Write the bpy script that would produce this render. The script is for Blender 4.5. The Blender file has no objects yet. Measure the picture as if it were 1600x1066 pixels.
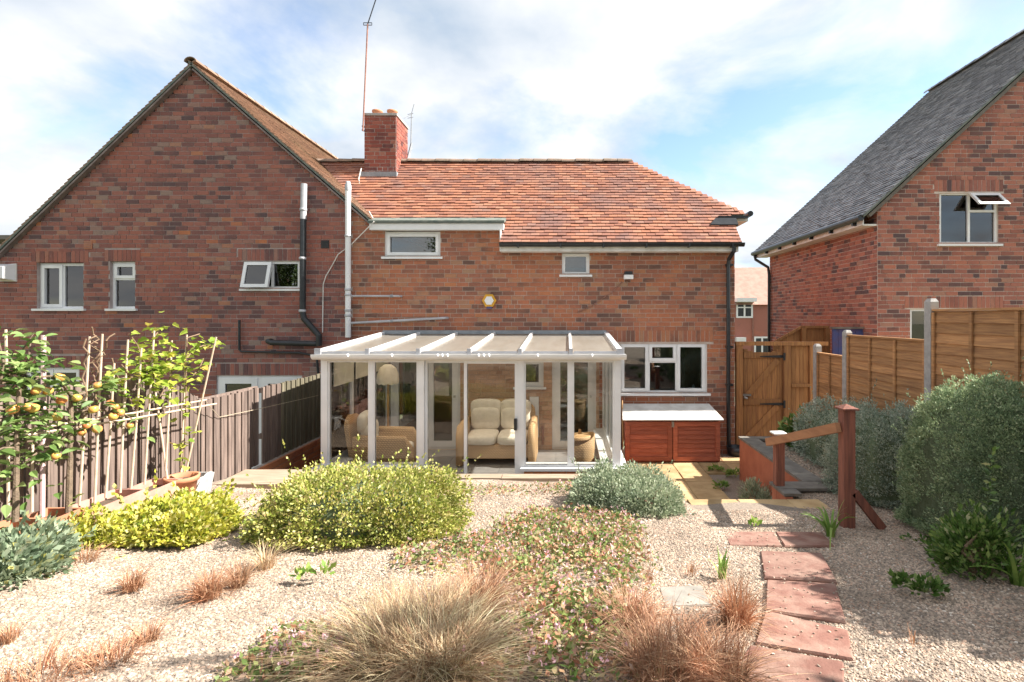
import bpy, math, random
import numpy as np
from mathutils import Vector
random.seed(7); RNG = np.random.default_rng(7)
R = math.radians
scene = bpy.context.scene
COL = scene.collection

# ------------------------------------------------------------------ camera
F = 800.0; VPU, VPV = 885.0, 495.0; CZ = 2.5         # focal length and vanishing point, in photo pixels
cam_d = bpy.data.cameras.new('camera'); cam = bpy.data.objects.new('camera', cam_d); COL.objects.link(cam)
cam.location = (0, 0, CZ); cam.rotation_euler = (R(90), 0, 0)
cam_d.sensor_width = 36; cam_d.lens = 18.0
cam_d.shift_x = -85 / 1600; cam_d.shift_y = -38 / 1600
cam_d.clip_start = 0.05; cam_d.clip_end = 2000
scene.camera = cam

# ------------------------------------------------------------------ sky, sun, exposure
SUN_AZ, SUN_EL = 1.2, 41.0                            # azimuth from +X towards +Y
sdir = Vector((math.cos(R(SUN_EL)) * math.cos(R(SUN_AZ)), math.cos(R(SUN_EL)) * math.sin(R(SUN_AZ)), math.sin(R(SUN_EL))))
world = bpy.data.worlds.new('World'); scene.world = world; world.use_nodes = True
wn, wl = world.node_tree.nodes, world.node_tree.links
wn.clear()
wout = wn.new('ShaderNodeOutputWorld')
sky = wn.new('ShaderNodeTexSky'); sky.sky_type = 'NISHITA'; sky.sun_disc = False
sky.sun_elevation = R(SUN_EL); sky.sun_rotation = R(90 - SUN_AZ); sky.air_density = 1.0; sky.dust_density = 0.6; sky.ozone_density = 1.5
bg1 = wn.new('ShaderNodeBackground'); bg1.inputs[1].default_value = 0.10
bg2 = wn.new('ShaderNodeBackground'); bg2.inputs[1].default_value = 0.41
wl.new(sky.outputs[0], bg1.inputs[0])
tc = wn.new('ShaderNodeTexCoord'); sx = wn.new('ShaderNodeSeparateXYZ'); wl.new(tc.outputs['Generated'], sx.inputs[0])
def wmath(op, a, b=None, clamp=False):
    n = wn.new('ShaderNodeMath'); n.operation = op; n.use_clamp = clamp
    for i, v in enumerate((a, b)):
        if v is None: continue
        if isinstance(v, (int, float)): n.inputs[i].default_value = v
        else: wl.new(v, n.inputs[i])
    return n.outputs[0]
zz = wmath('ADD', wmath('ABSOLUTE', sx.outputs[2]), 0.32)
cx = wn.new('ShaderNodeCombineXYZ')
wl.new(wmath('DIVIDE', sx.outputs[0], zz), cx.inputs[0]); wl.new(wmath('DIVIDE', sx.outputs[1], zz), cx.inputs[1])
cx.inputs[2].default_value = 3.7
n1 = wn.new('ShaderNodeTexNoise'); n1.inputs['Scale'].default_value = 1.5; n1.inputs['Detail'].default_value = 9; n1.inputs['Roughness'].default_value = 0.56
n1.inputs['Distortion'].default_value = 0.25
wl.new(cx.outputs[0], n1.inputs['Vector'])
cr = wn.new('ShaderNodeValToRGB'); cr.color_ramp.elements[0].position = 0.35; cr.color_ramp.elements[1].position = 0.52
wl.new(n1.outputs[0], cr.inputs[0])
n2 = wn.new('ShaderNodeTexNoise'); n2.inputs['Scale'].default_value = 2.6; n2.inputs['Detail'].default_value = 6
wl.new(cx.outputs[0], n2.inputs['Vector'])
cr2 = wn.new('ShaderNodeValToRGB'); cr2.color_ramp.elements[0].position = 0.27; cr2.color_ramp.elements[1].position = 0.60
cr2.color_ramp.elements[0].color = (0.50, 0.60, 0.73, 1); cr2.color_ramp.elements[1].color = (1.0, 1.0, 1.0, 1)
wl.new(n2.outputs[0], cr2.inputs[0]); wl.new(cr2.outputs[0], bg2.inputs[0])
mixs = wn.new('ShaderNodeMixShader')
wl.new(cr.outputs[0], mixs.inputs[0]); wl.new(bg1.outputs[0], mixs.inputs[1]); wl.new(bg2.outputs[0], mixs.inputs[2])
wl.new(mixs.outputs[0], wout.inputs[0])
sun_d = bpy.data.lights.new('sun', 'SUN'); sun_d.energy = 5.0; sun_d.angle = R(0.53); sun_d.color = (1.0, 0.95, 0.87)
sun = bpy.data.objects.new('sun', sun_d); COL.objects.link(sun)
sun.rotation_euler = sdir.to_track_quat('Z', 'Y').to_euler(); sun.location = (20, 4, 20)
scene.view_settings.view_transform = 'Standard'; scene.view_settings.look = 'None'
scene.view_settings.exposure = 1.5; scene.view_settings.gamma = 1.0; scene.view_settings.use_curve_mapping = False
scene.cycles.max_bounces = 8; scene.cycles.transparent_max_bounces = 16; scene.cycles.caustics_reflective = False; scene.cycles.caustics_refractive = False

# ------------------------------------------------------------------ helpers
def W(u, v, Y): return Vector(((u - VPU) * Y / F, Y, CZ - (v - VPV) * Y / F))
def zt(X, Y):                                         # height of the gravel terrace
    z = 0.38 + 0.125 * (6.7 - max(Y, 1.6))
    if X > 2.35: z = max(z, 0.53)
    if X < -3.2: z += 0.06 * min(1, (-3.2 - X))
    return z
def G(u, v):
    k = (v - VPV) / F; Y = 1.2825 / max(k - 0.125, 0.05)
    X = (u - VPU) * Y / F
    return Vector((X, Y, zt(X, Y)))
def wloc(o):
    p = Vector((0, 0, 0))
    while o is not None: p += Vector(o.location); o = o.parent
    return p
def link(o, parent=None):
    COL.objects.link(o)
    if parent is not None: o.parent = parent
    return o
def tag(o, label=None, cat=None, group=None, kind=None):
    if label: o['label'] = label
    if cat: o['category'] = cat
    if group: o['group'] = group
    if kind: o['kind'] = kind
    return o
def thing(name, loc, label, cat, group=None):
    o = bpy.data.objects.new(name, None); o.location = loc; o.empty_display_size = 0.1
    link(o); return tag(o, label, cat, group)
def raw_mesh(name, verts, faces, mat, smooth=False):
    me = bpy.data.meshes.new(name)
    me.from_pydata([tuple(v) for v in verts], [], [tuple(f) for f in faces]); me.update()
    if mat: me.materials.append(mat)
    if smooth: me.polygons.foreach_set('use_smooth', [True] * len(me.polygons))
    return me
def np_mesh(name, V, Q, mat, smooth=False):           # V (n,3), Q (m,k)
    me = bpy.data.meshes.new(name); k = Q.shape[1]
    me.vertices.add(len(V)); me.vertices.foreach_set('co', np.ascontiguousarray(V, dtype=np.float32).ravel())
    me.loops.add(Q.size); me.loops.foreach_set('vertex_index', np.ascontiguousarray(Q, dtype=np.int32).ravel())
    me.polygons.add(len(Q)); me.polygons.foreach_set('loop_start', np.arange(0, Q.size, k, dtype=np.int32))
    me.update(calc_edges=True); me.validate()
    me.polygons.foreach_set('use_smooth', [bool(smooth)] * len(me.polygons))
    if mat: me.materials.append(mat)
    return me
def add_np(name, V, Q, mat, parent=None, smooth=False):
    off = np.array(wloc(parent)) if parent is not None else np.zeros(3)
    return link(bpy.data.objects.new(name, np_mesh(name, np.asarray(V) - off, np.asarray(Q), mat, smooth)), parent)
class MB:
    def __init__(s): s.v = []; s.f = []
    def add(s, vs, fs):
        n = len(s.v); s.v += [Vector(p) for p in vs]; s.f += [tuple(i + n for i in f) for f in fs]; return s
    def box(s, x0, x1, y0, y1, z0, z1):
        x0, x1 = min(x0, x1), max(x0, x1); y0, y1 = min(y0, y1), max(y0, y1); z0, z1 = min(z0, z1), max(z0, z1)
        return s.add([(x0,y0,z0),(x1,y0,z0),(x1,y1,z0),(x0,y1,z0),(x0,y0,z1),(x1,y0,z1),(x1,y1,z1),(x0,y1,z1)],
              [(0,3,2,1),(4,5,6,7),(0,1,5,4),(1,2,6,5),(2,3,7,6),(3,0,4,7)])
    def beam(s, p, q, w, h, up=(0, 0, 1)):            # bar from p to q, w across, h along up
        p, q = Vector(p), Vector(q); d = (q - p).normalized(); up = Vector(up)
        sd = d.cross(up)
        if sd.length < 1e-4: sd = d.cross(Vector((0, 1, 0)))
        sd.normalize(); u2 = sd.cross(d).normalized()
        a, b = sd * w / 2, u2 * h / 2
        return s.add([p-a-b, p+a-b, p+a+b, p-a+b, q-a-b, q+a-b, q+a+b, q-a+b],
              [(0,1,2,3),(7,6,5,4),(0,4,5,1),(1,5,6,2),(2,6,7,3),(3,7,4,0)])
    def prism(s, pts, ext):
        n = len(pts); ext = Vector(ext); vs = [Vector(p) for p in pts] + [Vector(p) + ext for p in pts]
        return s.add(vs, [tuple(range(n))[::-1], tuple(range(n, 2 * n))] + [(i, (i+1) % n, n + (i+1) % n, n + i) for i in range(n)])
    def tube(s, pts, r, n=10, caps=True):
        pts = [Vector(p) for p in pts]; rs = r if isinstance(r, (list, tuple)) else [r] * len(pts)
        base = len(s.v); ref = None
        for i, p in enumerate(pts):
            d = (pts[min(i+1, len(pts)-1)] - pts[max(i-1, 0)]).normalized()
            if ref is None: ref = Vector((0, 0, 1)) if abs(d.z) < 0.9 else Vector((1, 0, 0))
            a = d.cross(ref).normalized(); b = d.cross(a).normalized()
            ref = b.cross(d) * -1 if False else ref
            for k in range(n):
                t = 2 * math.pi * k / n; s.v.append(p + (a * math.cos(t) + b * math.sin(t)) * rs[i])
        for i in range(len(pts) - 1):
            for k in range(n):
                a0 = base + i*n + k; a1 = base + i*n + (k+1) % n
                s.f.append((a0, a1, a1 + n, a0 + n))
        if caps:
            s.f.append(tuple(base + k for k in range(n))[::-1]); s.f.append(tuple(base + (len(pts)-1)*n + k for k in range(n)))
        return s
    def lathe(s, prof, c, n=20, cap=False):
        base = len(s.v); c = Vector(c)
        for r, z in prof:
            for k in range(n):
                t = 2 * math.pi * k / n; s.v.append(c + Vector((r * math.cos(t), r * math.sin(t), z)))
        for i in range(len(prof) - 1):
            for k in range(n):
                a0 = base + i*n + k; a1 = base + i*n + (k+1) % n
                s.f.append((a0, a1, a1 + n, a0 + n))
        if cap: s.f.append(tuple(base + (len(prof)-1)*n + k for k in range(n)))
        return s
    def pillow(s, c, h, e=0.45, nu=20, nv=12, rot=None):   # superellipsoid cushion
        c = Vector(c); base = len(s.v)
        def sp(x, p): return math.copysign(abs(x) ** p, x)
        for i in range(nv + 1):
            ph = -math.pi/2 + math.pi * i / nv
            for k in range(nu):
                th = 2 * math.pi * k / nu
                p = Vector((h[0]*sp(math.cos(ph), e)*sp(math.cos(th), e), h[1]*sp(math.cos(ph), e)*sp(math.sin(th), e), h[2]*sp(math.sin(ph), e)))
                if rot is not None: p.rotate(rot)
                s.v.append(c + p)
        for i in range(nv):
            for k in range(nu):
                a0 = base + i*nu + k; a1 = base + i*nu + (k+1) % nu
                s.f.append((a0, a1, a1 + nu, a0 + nu))
        return s
    def build(s, name, mat, parent=None, smooth=False):
        off = wloc(parent) if parent is not None else Vector((0, 0, 0))
        return link(bpy.data.objects.new(name, raw_mesh(name, [p - off for p in s.v], s.f, mat, smooth)), parent)
def boxes(lo, hi):
    lo = np.asarray(lo, float); hi = np.asarray(hi, float); n = len(lo)
    idx = np.array([[0,0,0],[1,0,0],[1,1,0],[0,1,0],[0,0,1],[1,0,1],[1,1,1],[0,1,1]])
    V = lo[:, None, :] + (hi - lo)[:, None, :] * idx[None]
    Fc = np.array([[0,3,2,1],[4,5,6,7],[0,1,5,4],[1,2,6,5],[2,3,7,6],[3,0,4,7]])
    Q = Fc[None] + (np.arange(n) * 8)[:, None, None]
    return V.reshape(-1, 3), Q.reshape(-1, 4)

# ------------------------------------------------------------------ materials
def new_mat(name):
    m = bpy.data.materials.new(name); m.use_nodes = True
    nt = m.node_tree; return m, nt, nt.nodes['Principled BSDF']
def ramp(nt, fac, cols):
    r = nt.nodes.new('ShaderNodeValToRGB'); e = r.color_ramp.elements
    while len(e) > 1: e.remove(e[-1])
    for i, (p, c) in enumerate(cols):
        el = e[0] if i == 0 else e.new(p)
        el.position = p; el.color = (*c, 1)
    nt.links.new(fac, r.inputs[0]); return r.outputs[0]
def noise(nt, scale, detail=4, rough=0.55, coord='world', stretch=None):
    n = nt.nodes.new('ShaderNodeTexNoise'); n.inputs['Scale'].default_value = scale; n.inputs['Detail'].default_value = detail; n.inputs['Roughness'].default_value = rough
    g = nt.nodes.new('ShaderNodeNewGeometry'); src = g.outputs['Position']
    if coord == 'obj':
        t = nt.nodes.new('ShaderNodeTexCoord'); src = t.outputs['Object']
    if stretch:
        mp = nt.nodes.new('ShaderNodeMapping'); mp.inputs['Scale'].default_value = stretch; nt.links.new(src, mp.inputs[0]); src = mp.outputs[0]
    nt.links.new(src, n.inputs['Vector']); return n.outputs[0]
def rnd(nt, mode):
    if mode == 'island': return nt.nodes.new('ShaderNodeNewGeometry').outputs['Random Per Island']
    return nt.nodes.new('ShaderNodeObjectInfo').outputs['Random']
def mixc(nt, fac, a, b, mode='MIX'):
    m = nt.nodes.new('ShaderNodeMix'); m.data_type = 'RGBA'; m.blend_type = mode
    for sock, v in ((m.inputs[0], fac), (m.inputs[6], a), (m.inputs[7], b)):
        if isinstance(v, (int, float)): sock.default_value = v
        elif isinstance(v, tuple): sock.default_value = (*v, 1)
        else: nt.links.new(v, sock)
    return m.outputs[2]
def bump(nt, bsdf, h, strength, dist=0.01):
    b = nt.nodes.new('ShaderNodeBump'); b.inputs['Strength'].default_value = strength; b.inputs['Distance'].default_value = dist
    nt.links.new(h, b.inputs['Height']); nt.links.new(b.outputs[0], bsdf.inputs['Normal'])
def pm(name, c1, c2=None, scale=8, rough=0.7, bmp=0.0, detail=5, spec=0.4, stretch=None, rmode=None, rcols=None, metal=0.0, lo=0.35, hi=0.65):
    m, nt, b = new_mat(name)
    c2 = c2 or tuple(x * 0.8 for x in c1)
    nz = noise(nt, scale, detail, stretch=stretch)
    c = ramp(nt, nz, [(lo, c1), (hi, c2)])
    if rmode:
        rc = ramp(nt, rnd(nt, rmode), rcols or [(0, (0.78, 0.78, 0.78)), (1, (1.15, 1.15, 1.15))])
        c = mixc(nt, 1.0, c, rc, 'MULTIPLY')
    nt.links.new(c, b.inputs['Base Color'])
    b.inputs['Roughness'].default_value = rough; b.inputs['Specular IOR Level'].default_value = spec; b.inputs['Metallic'].default_value = metal
    if bmp: bump(nt, b, noise(nt, scale * 4, 6, stretch=stretch), bmp)
    return m
def brick_mat(name, cols, mode, patch, dark, fine=0.5, val=1.0):
    m, nt, b = new_mat(name)
    mean = tuple(sum(c[1][i] for c in cols) / len(cols) for i in range(3))
    c = mixc(nt, 0.05, ramp(nt, rnd(nt, mode), cols), mean)
    p = ramp(nt, noise(nt, 1.1, 4, 0.6), [(0.50, (0, 0, 0)), (0.64, (0.65, 0.65, 0.65))])
    c = mixc(nt, p, c, patch)
    p2 = ramp(nt, noise(nt, 2.3, 5, 0.65), [(0.58, (0, 0, 0)), (0.72, (0.5, 0.5, 0.5))])
    c = mixc(nt, p2, c, dark)
    f = ramp(nt, noise(nt, 34, 4, 0.7), [(0.3, (0.72, 0.72, 0.72)), (0.7, (1.25, 1.25, 1.25))])
    c = mixc(nt, fine, c, mixc(nt, 1.0, c, f, 'MULTIPLY'))
    lime = ramp(nt, noise(nt, 9, 6, 0.7), [(0.66, (0, 0, 0)), (0.78, (0.45, 0.45, 0.45))])
    c = mixc(nt, lime, c, (0.42, 0.36, 0.32))
    hs = nt.nodes.new('ShaderNodeHueSaturation'); hs.inputs['Saturation'].default_value = 1.0; hs.inputs['Value'].default_value = val; nt.links.new(c, hs.inputs['Color']); c = hs.outputs[0]
    nt.links.new(c, b.inputs['Base Color']); b.inputs['Roughness'].default_value = 0.88; b.inputs['Specular IOR Level'].default_value = 0.25
    bump(nt, b, noise(nt, 90, 4), 0.35, 0.004)
    return m
C_MAIN = [(0, (0.12, 0.075, 0.062)), (0.12, (0.20, 0.10, 0.072)), (0.3, (0.29, 0.118, 0.078)), (0.55, (0.34, 0.145, 0.092)), (0.75, (0.40, 0.15, 0.085)), (0.88, (0.33, 0.20, 0.13)), (1, (0.44, 0.17, 0.08))]
C_GAB = [(0, (0.10, 0.068, 0.07)), (0.15, (0.17, 0.085, 0.078)), (0.4, (0.26, 0.105, 0.085)), (0.65, (0.295, 0.125, 0.10)), (0.85, (0.33, 0.13, 0.095)), (0.94, (0.26, 0.19, 0.16)), (1, (0.44, 0.16, 0.075))]
C_RGT = [(0, (0.10, 0.07, 0.075)), (0.14, (0.17, 0.09, 0.08)), (0.3, (0.28, 0.115, 0.09)), (0.6, (0.36, 0.15, 0.115)), (0.85, (0.42, 0.165, 0.115)), (1, (0.36, 0.20, 0.15))]
BM = {k: (brick_mat('brick_%s_a' % k, c, 'island', p, d), brick_mat('brick_%s_b' % k, c, 'object', p, d)) for k, c, p, d in
      (('main', C_MAIN, (0.46, 0.165, 0.08), (0.17, 0.10, 0.085)), ('gable', C_GAB, (0.34, 0.12, 0.085), (0.15, 0.10, 0.10)), ('right', C_RGT, (0.45, 0.16, 0.10), (0.20, 0.12, 0.11)))}
C_ORG = [(0, (0.30, 0.10, 0.06)), (0.5, (0.48, 0.17, 0.075)), (1, (0.55, 0.22, 0.10))]
BM['orange'] = (brick_mat('brick_orange_a', C_ORG, 'island', (0.5, 0.2, 0.09), (0.3, 0.13, 0.09)), brick_mat('brick_orange_b', C_ORG, 'object', (0.5, 0.2, 0.09), (0.3, 0.13, 0.09)))
C_CHM = [(0, (0.10, 0.045, 0.045)), (0.4, (0.21, 0.065, 0.05)), (0.8, (0.28, 0.085, 0.06)), (1, (0.32, 0.15, 0.11))]
BM['chimney'] = (brick_mat('brick_chimney_a', C_CHM, 'island', (0.34, 0.11, 0.08), (0.15, 0.07, 0.07)), brick_mat('brick_chimney_b', C_CHM, 'object', (0.34, 0.11, 0.08), (0.15, 0.07, 0.07)))
C_LIT = [(0, (0.40, 0.23, 0.15)), (0.5, (0.52, 0.32, 0.21)), (1, (0.60, 0.40, 0.28))]  # house brick made paler: light on the conservatory back wall put into the colour
BM['peach'] = (brick_mat('brick_peach_a', C_LIT, 'island', (0.56, 0.34, 0.22), (0.42, 0.26, 0.18)), brick_mat('brick_peach_b', C_LIT, 'object', (0.56, 0.34, 0.22), (0.42, 0.26, 0.18)))
MORT = {'peach': pm('mortar_lit', (0.58, 0.44, 0.33), (0.5, 0.37, 0.27), 6, 0.95, 0.3), 'chimney': pm('mortar_chimney', (0.55, 0.48, 0.44), (0.36, 0.29, 0.26), 6, 0.95, 0.3), 'main': pm('mortar_main', (0.56, 0.47, 0.41), (0.42, 0.34, 0.28), 6, 0.95, 0.3), 'gable': pm('mortar_gable', (0.46, 0.38, 0.355), (0.33, 0.265, 0.245), 6, 0.95, 0.3),
        'right': pm('mortar_right', (0.66, 0.58, 0.52), (0.52, 0.44, 0.39), 6, 0.95, 0.3), 'orange': pm('mortar_orange', (0.42, 0.34, 0.28), (0.3, 0.24, 0.2), 6, 0.95, 0.3)}
def tile_mat(name, cols, mode, moss, mosscol, rough=0.8, spec=0.3):
    m, nt, b = new_mat(name)
    mean = tuple(sum(c[1][i] for c in cols) / len(cols) for i in range(3))
    c = mixc(nt, 0.15, ramp(nt, rnd(nt, mode), cols), mean)
    p = ramp(nt, noise(nt, 1.3, 5, 0.65), [(0.46, (0, 0, 0)), (0.7, (moss, moss, moss))])
    c = mixc(nt, p, c, mosscol)
    w = ramp(nt, noise(nt, 2.1, 7, 0.75), [(0.62, (0, 0, 0)), (0.75, (0.5, 0.5, 0.5))])
    c = mixc(nt, w, c, (0.46, 0.40, 0.36))
    nt.links.new(c, b.inputs['Base Color']); b.inputs['Roughness'].default_value = rough; b.inputs['Specular IOR Level'].default_value = spec
    bump(nt, b, noise(nt, 60, 4), 0.4, 0.004); return m
T_RED = [(0, (0.18, 0.08, 0.06)), (0.3, (0.27, 0.11, 0.07)), (0.65, (0.34, 0.14, 0.08)), (0.9, (0.38, 0.18, 0.11)), (1, (0.25, 0.14, 0.11))]
T_BRN = [(0, (0.20, 0.13, 0.095)), (0.5, (0.29, 0.185, 0.13)), (1, (0.36, 0.235, 0.165))]
T_SLT = [(0, (0.10, 0.108, 0.122)), (0.5, (0.20, 0.21, 0.225)), (1, (0.36, 0.37, 0.385))]
TM = {'red': (tile_mat('tile_red_a', T_RED, 'island', 0.75, (0.20, 0.115, 0.10)), tile_mat('tile_red_b', T_RED, 'object', 0.75, (0.20, 0.115, 0.10))),
      'brown': (tile_mat('tile_brown_a', T_BRN, 'island', 0.6, (0.22, 0.17, 0.11)), tile_mat('tile_brown_b', T_BRN, 'object', 0.6, (0.22, 0.17, 0.11))),
      'slate': (tile_mat('tile_slate_a', T_SLT, 'island', 0.4, (0.09, 0.10, 0.115), 0.5, 0.5), tile_mat('tile_slate_b', T_SLT, 'object', 0.4, (0.09, 0.10, 0.115), 0.5, 0.5))}
M = {}
M['upvc'] = pm('white_upvc', (0.80, 0.80, 0.80), (0.72, 0.72, 0.72), 3, 0.32, spec=0.5)
M['upvc_warm'] = pm('weathered_upvc', (0.76, 0.74, 0.70), (0.64, 0.61, 0.56), 4, 0.4)
M['white_paint'] = pm('white_paint', (0.78, 0.77, 0.74), (0.60, 0.58, 0.54), 5, 0.6)
M['black'] = pm('black_plastic', (0.018, 0.02, 0.022), (0.03, 0.032, 0.035), 9, 0.33)
M['grey_pvc'] = pm('grey_pvc', (0.48, 0.48, 0.5), (0.36, 0.36, 0.38), 5, 0.4)
M['lead'] = pm('lead', (0.20, 0.22, 0.24), (0.30, 0.32, 0.34), 6, 0.55)
M['felt'] = pm('mossy_felt', (0.10, 0.125, 0.11), (0.19, 0.20, 0.17), 9, 0.9, 0.4)
M['soil'] = pm('soil', (0.07, 0.05, 0.035), (0.11, 0.08, 0.055), 12, 0.95, 0.6)
M['ground'] = pm('earth', (0.16, 0.15, 0.09), (0.10, 0.11, 0.05), 1.5, 0.95, 0.4)
M['gravel_bed'] = pm('gravel_bed', (0.33, 0.265, 0.21), (0.20, 0.16, 0.125), 45, 0.95, 0.8, detail=8)
M['plaster'] = pm('room_plaster', (0.20, 0.18, 0.16), (0.15, 0.14, 0.12), 2, 0.9)
M['terracotta'] = pm('terracotta', (0.52, 0.22, 0.11), (0.44, 0.20, 0.12), 9, 0.8, 0.2)
M['pink_trough'] = pm('faded_trough', (0.56, 0.33, 0.26), (0.46, 0.22, 0.17), 7, 0.8, 0.2)
M['concrete'] = pm('concrete', (0.44, 0.42, 0.40), (0.33, 0.315, 0.30), 14, 0.9, 0.4)
M['cane'] = pm('bamboo_cane', (0.62, 0.49, 0.37), (0.50, 0.38, 0.28), 18, 0.6)
M['cane_pink'] = pm('faded_stake', (0.62, 0.44, 0.44), (0.52, 0.36, 0.36), 18, 0.6)
M['twine'] = pm('twine', (0.5, 0.42, 0.3), None, 20, 0.8)
M['bark'] = pm('bark', (0.22, 0.16, 0.11), (0.14, 0.10, 0.07), 25, 0.9, 0.6)
M['twig'] = pm('twig', (0.24, 0.16, 0.10), (0.17, 0.11, 0.07), 25, 0.9)
def wood(name, c1, c2, stretch, rough=0.8, mode='object'):
    return pm(name, c1, c2, 5, rough, 0.3, stretch=stretch, rmode=mode, rcols=[(0, (0.78, 0.77, 0.76)), (1, (1.18, 1.16, 1.14))])
M['old_board'] = wood('weathered_board', (0.22, 0.165, 0.14), (0.12, 0.088, 0.075), (6, 6, 0.5))
M['old_board_moss'] = wood('mossy_board', (0.17, 0.15, 0.11), (0.11, 0.10, 0.06), (6, 6, 0.5))
M['cedar'] = wood('cedar_board', (0.40, 0.19, 0.07), (0.29, 0.125, 0.045), (6, 6, 0.6))
M['gate_wood'] = wood('gate_board', (0.42, 0.20, 0.07), (0.25, 0.11, 0.045), (8, 8, 0.5))
M['lap'] = wood('lap_slat', (0.52, 0.28, 0.12), (0.33, 0.17, 0.08), (0.6, 0.6, 9))
M['red_wood'] = wood('red_stained_wood', (0.38, 0.115, 0.065), (0.27, 0.075, 0.045), (1, 1, 8))
M['red_post'] = wood('red_stained_post', (0.27, 0.10, 0.065), (0.14, 0.055, 0.04), (8, 8, 0.6))
M['rail'] = wood('worn_handrail', (0.45, 0.22, 0.11), (0.34, 0.16, 0.08), (4, 0.6, 4))
M['red_wall'] = pm('red_painted_render', (0.43, 0.15, 0.085), (0.35, 0.115, 0.065), 6, 0.85, 0.3)
M['coping'] = pm('dark_coping', (0.20, 0.18, 0.155), (0.13, 0.115, 0.10), 7, 0.9, 0.4)
M['sleeper'] = pm('old_sleeper', (0.40, 0.31, 0.23), (0.28, 0.2, 0.14), 6, 0.9, 0.4, stretch=(0.6, 6, 6))
M['slab_red'] = pm('red_sandstone_slab', (0.31, 0.20, 0.155), (0.20, 0.095, 0.072), 6, 0.92, 0.8, detail=12, rmode='object', lo=0.30, hi=0.60)
M['slab_yellow'] = pm('yellow_slab', (0.52, 0.36, 0.19), (0.38, 0.25, 0.12), 5, 0.9, 0.4, rmode='object')
M['slab_grey'] = pm('grey_slab', (0.34, 0.31, 0.27), (0.24, 0.22, 0.19), 6, 0.9, 0.4, rmode='object')
M['floor_tile'] = pm('floor_tile', (0.30, 0.28, 0.27), (0.25, 0.235, 0.225), 4, 0.35, rmode='object', rcols=[(0, (0.92, 0.92, 0.92)), (1, (1.08, 1.08, 1.08))])
M['wicker'] = None
M['cushion'] = pm('cream_cushion', (0.72, 0.65, 0.54), (0.64, 0.57, 0.46), 12, 0.9, 0.15)
M['shade'] = pm('lamp_fabric', (0.78, 0.70, 0.56), (0.70, 0.62, 0.48), 12, 0.9)
M['pine'] = pm('pine', (0.50, 0.29, 0.13), (0.40, 0.22, 0.09), 8, 0.5, stretch=(8, 8, 0.6))
M['blind'] = pm('blind_fabric', (0.76, 0.70, 0.56), (0.72, 0.66, 0.52), 20, 0.85)
M['steel'] = pm('steel', (0.55, 0.55, 0.55), (0.42, 0.42, 0.42), 10, 0.35, metal=0.9)
M['rust'] = pm('rusty_mast', (0.34, 0.17, 0.13), (0.24, 0.11, 0.08), 12, 0.7)
M['black_iron'] = pm('black_iron', (0.02, 0.02, 0.022), (0.04, 0.038, 0.035), 14, 0.5)
M['yellow'] = pm('yellow_plastic', (0.66, 0.36, 0.03), (0.58, 0.30, 0.025), 6, 0.4)
M['blue_paint'] = pm('blue_paint', (0.05, 0.075, 0.22), (0.09, 0.06, 0.13), 5, 0.7)
M['far_roof'] = pm('hazed_red_roof', (0.40, 0.25, 0.20), (0.33, 0.19, 0.15), 3, 0.9, 0.2)  # red roof lightened, distance haze put into its colour
M['verge'] = pm('verge_mortar', (0.24, 0.19, 0.175), (0.16, 0.125, 0.115), 8, 0.95, 0.3)
M['ridge'] = pm('mossy_ridge', (0.20, 0.16, 0.12), (0.30, 0.21, 0.16), 9, 0.9, 0.4)
M['curtain'] = pm('net_curtain', (0.78, 0.80, 0.80), (0.55, 0.57, 0.58), 3, 0.9, stretch=(14, 1, 0.5))
def wicker_mat():
    m, nt, b = new_mat('wicker')
    t = nt.nodes.new('ShaderNodeTexCoord')
    w1 = nt.nodes.new('ShaderNodeTexWave'); w1.bands_direction = 'Z'; w1.inputs['Scale'].default_value = 11; w1.inputs['Distortion'].default_value = 1.5
    w2 = nt.nodes.new('ShaderNodeTexWave'); w2.bands_direction = 'DIAGONAL'; w2.inputs['Scale'].default_value = 14; w2.inputs['Distortion'].default_value = 1
    nt.links.new(t.outputs['Object'], w1.inputs[0]); nt.links.new(t.outputs['Object'], w2.inputs[0])
    mx = nt.nodes.new('ShaderNodeMath'); mx.operation = 'MULTIPLY'; nt.links.new(w1.outputs[1], mx.inputs[0]); nt.links.new(w2.outputs[1], mx.inputs[1])
    c = ramp(nt, mx.outputs[0], [(0.05, (0.46, 0.27, 0.12)), (0.7, (0.74, 0.50, 0.27))])
    nt.links.new(c, b.inputs['Base Color']); b.inputs['Roughness'].default_value = 0.6; bump(nt, b, mx.outputs[0], 0.7, 0.006); return m
M['wicker'] = wicker_mat()
def glass_mat(name, ior, tint=(1, 1, 1), rough=0.0):
    m = bpy.data.materials.new(name); m.use_nodes = True; nt = m.node_tree; nt.nodes.clear()
    o = nt.nodes.new('ShaderNodeOutputMaterial'); t = nt.nodes.new('ShaderNodeBsdfTransparent'); g = nt.nodes.new('ShaderNodeBsdfGlossy')
    f = nt.nodes.new('ShaderNodeFresnel'); mx = nt.nodes.new('ShaderNodeMixShader')
    t.inputs[0].default_value = (*tint, 1); g.inputs['Roughness'].default_value = rough; f.inputs[0].default_value = ior
    nt.links.new(f.outputs[0], mx.inputs[0]); nt.links.new(t.outputs[0], mx.inputs[1]); nt.links.new(g.outputs[0], mx.inputs[2]); nt.links.new(mx.outputs[0], o.inputs[0]); return m
M['glass'] = glass_mat('window_glass', 2.1, (0.8, 0.84, 0.84))
M['cglass'] = glass_mat('conservatory_glass', 1.5, (0.97, 0.98, 0.975))
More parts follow.
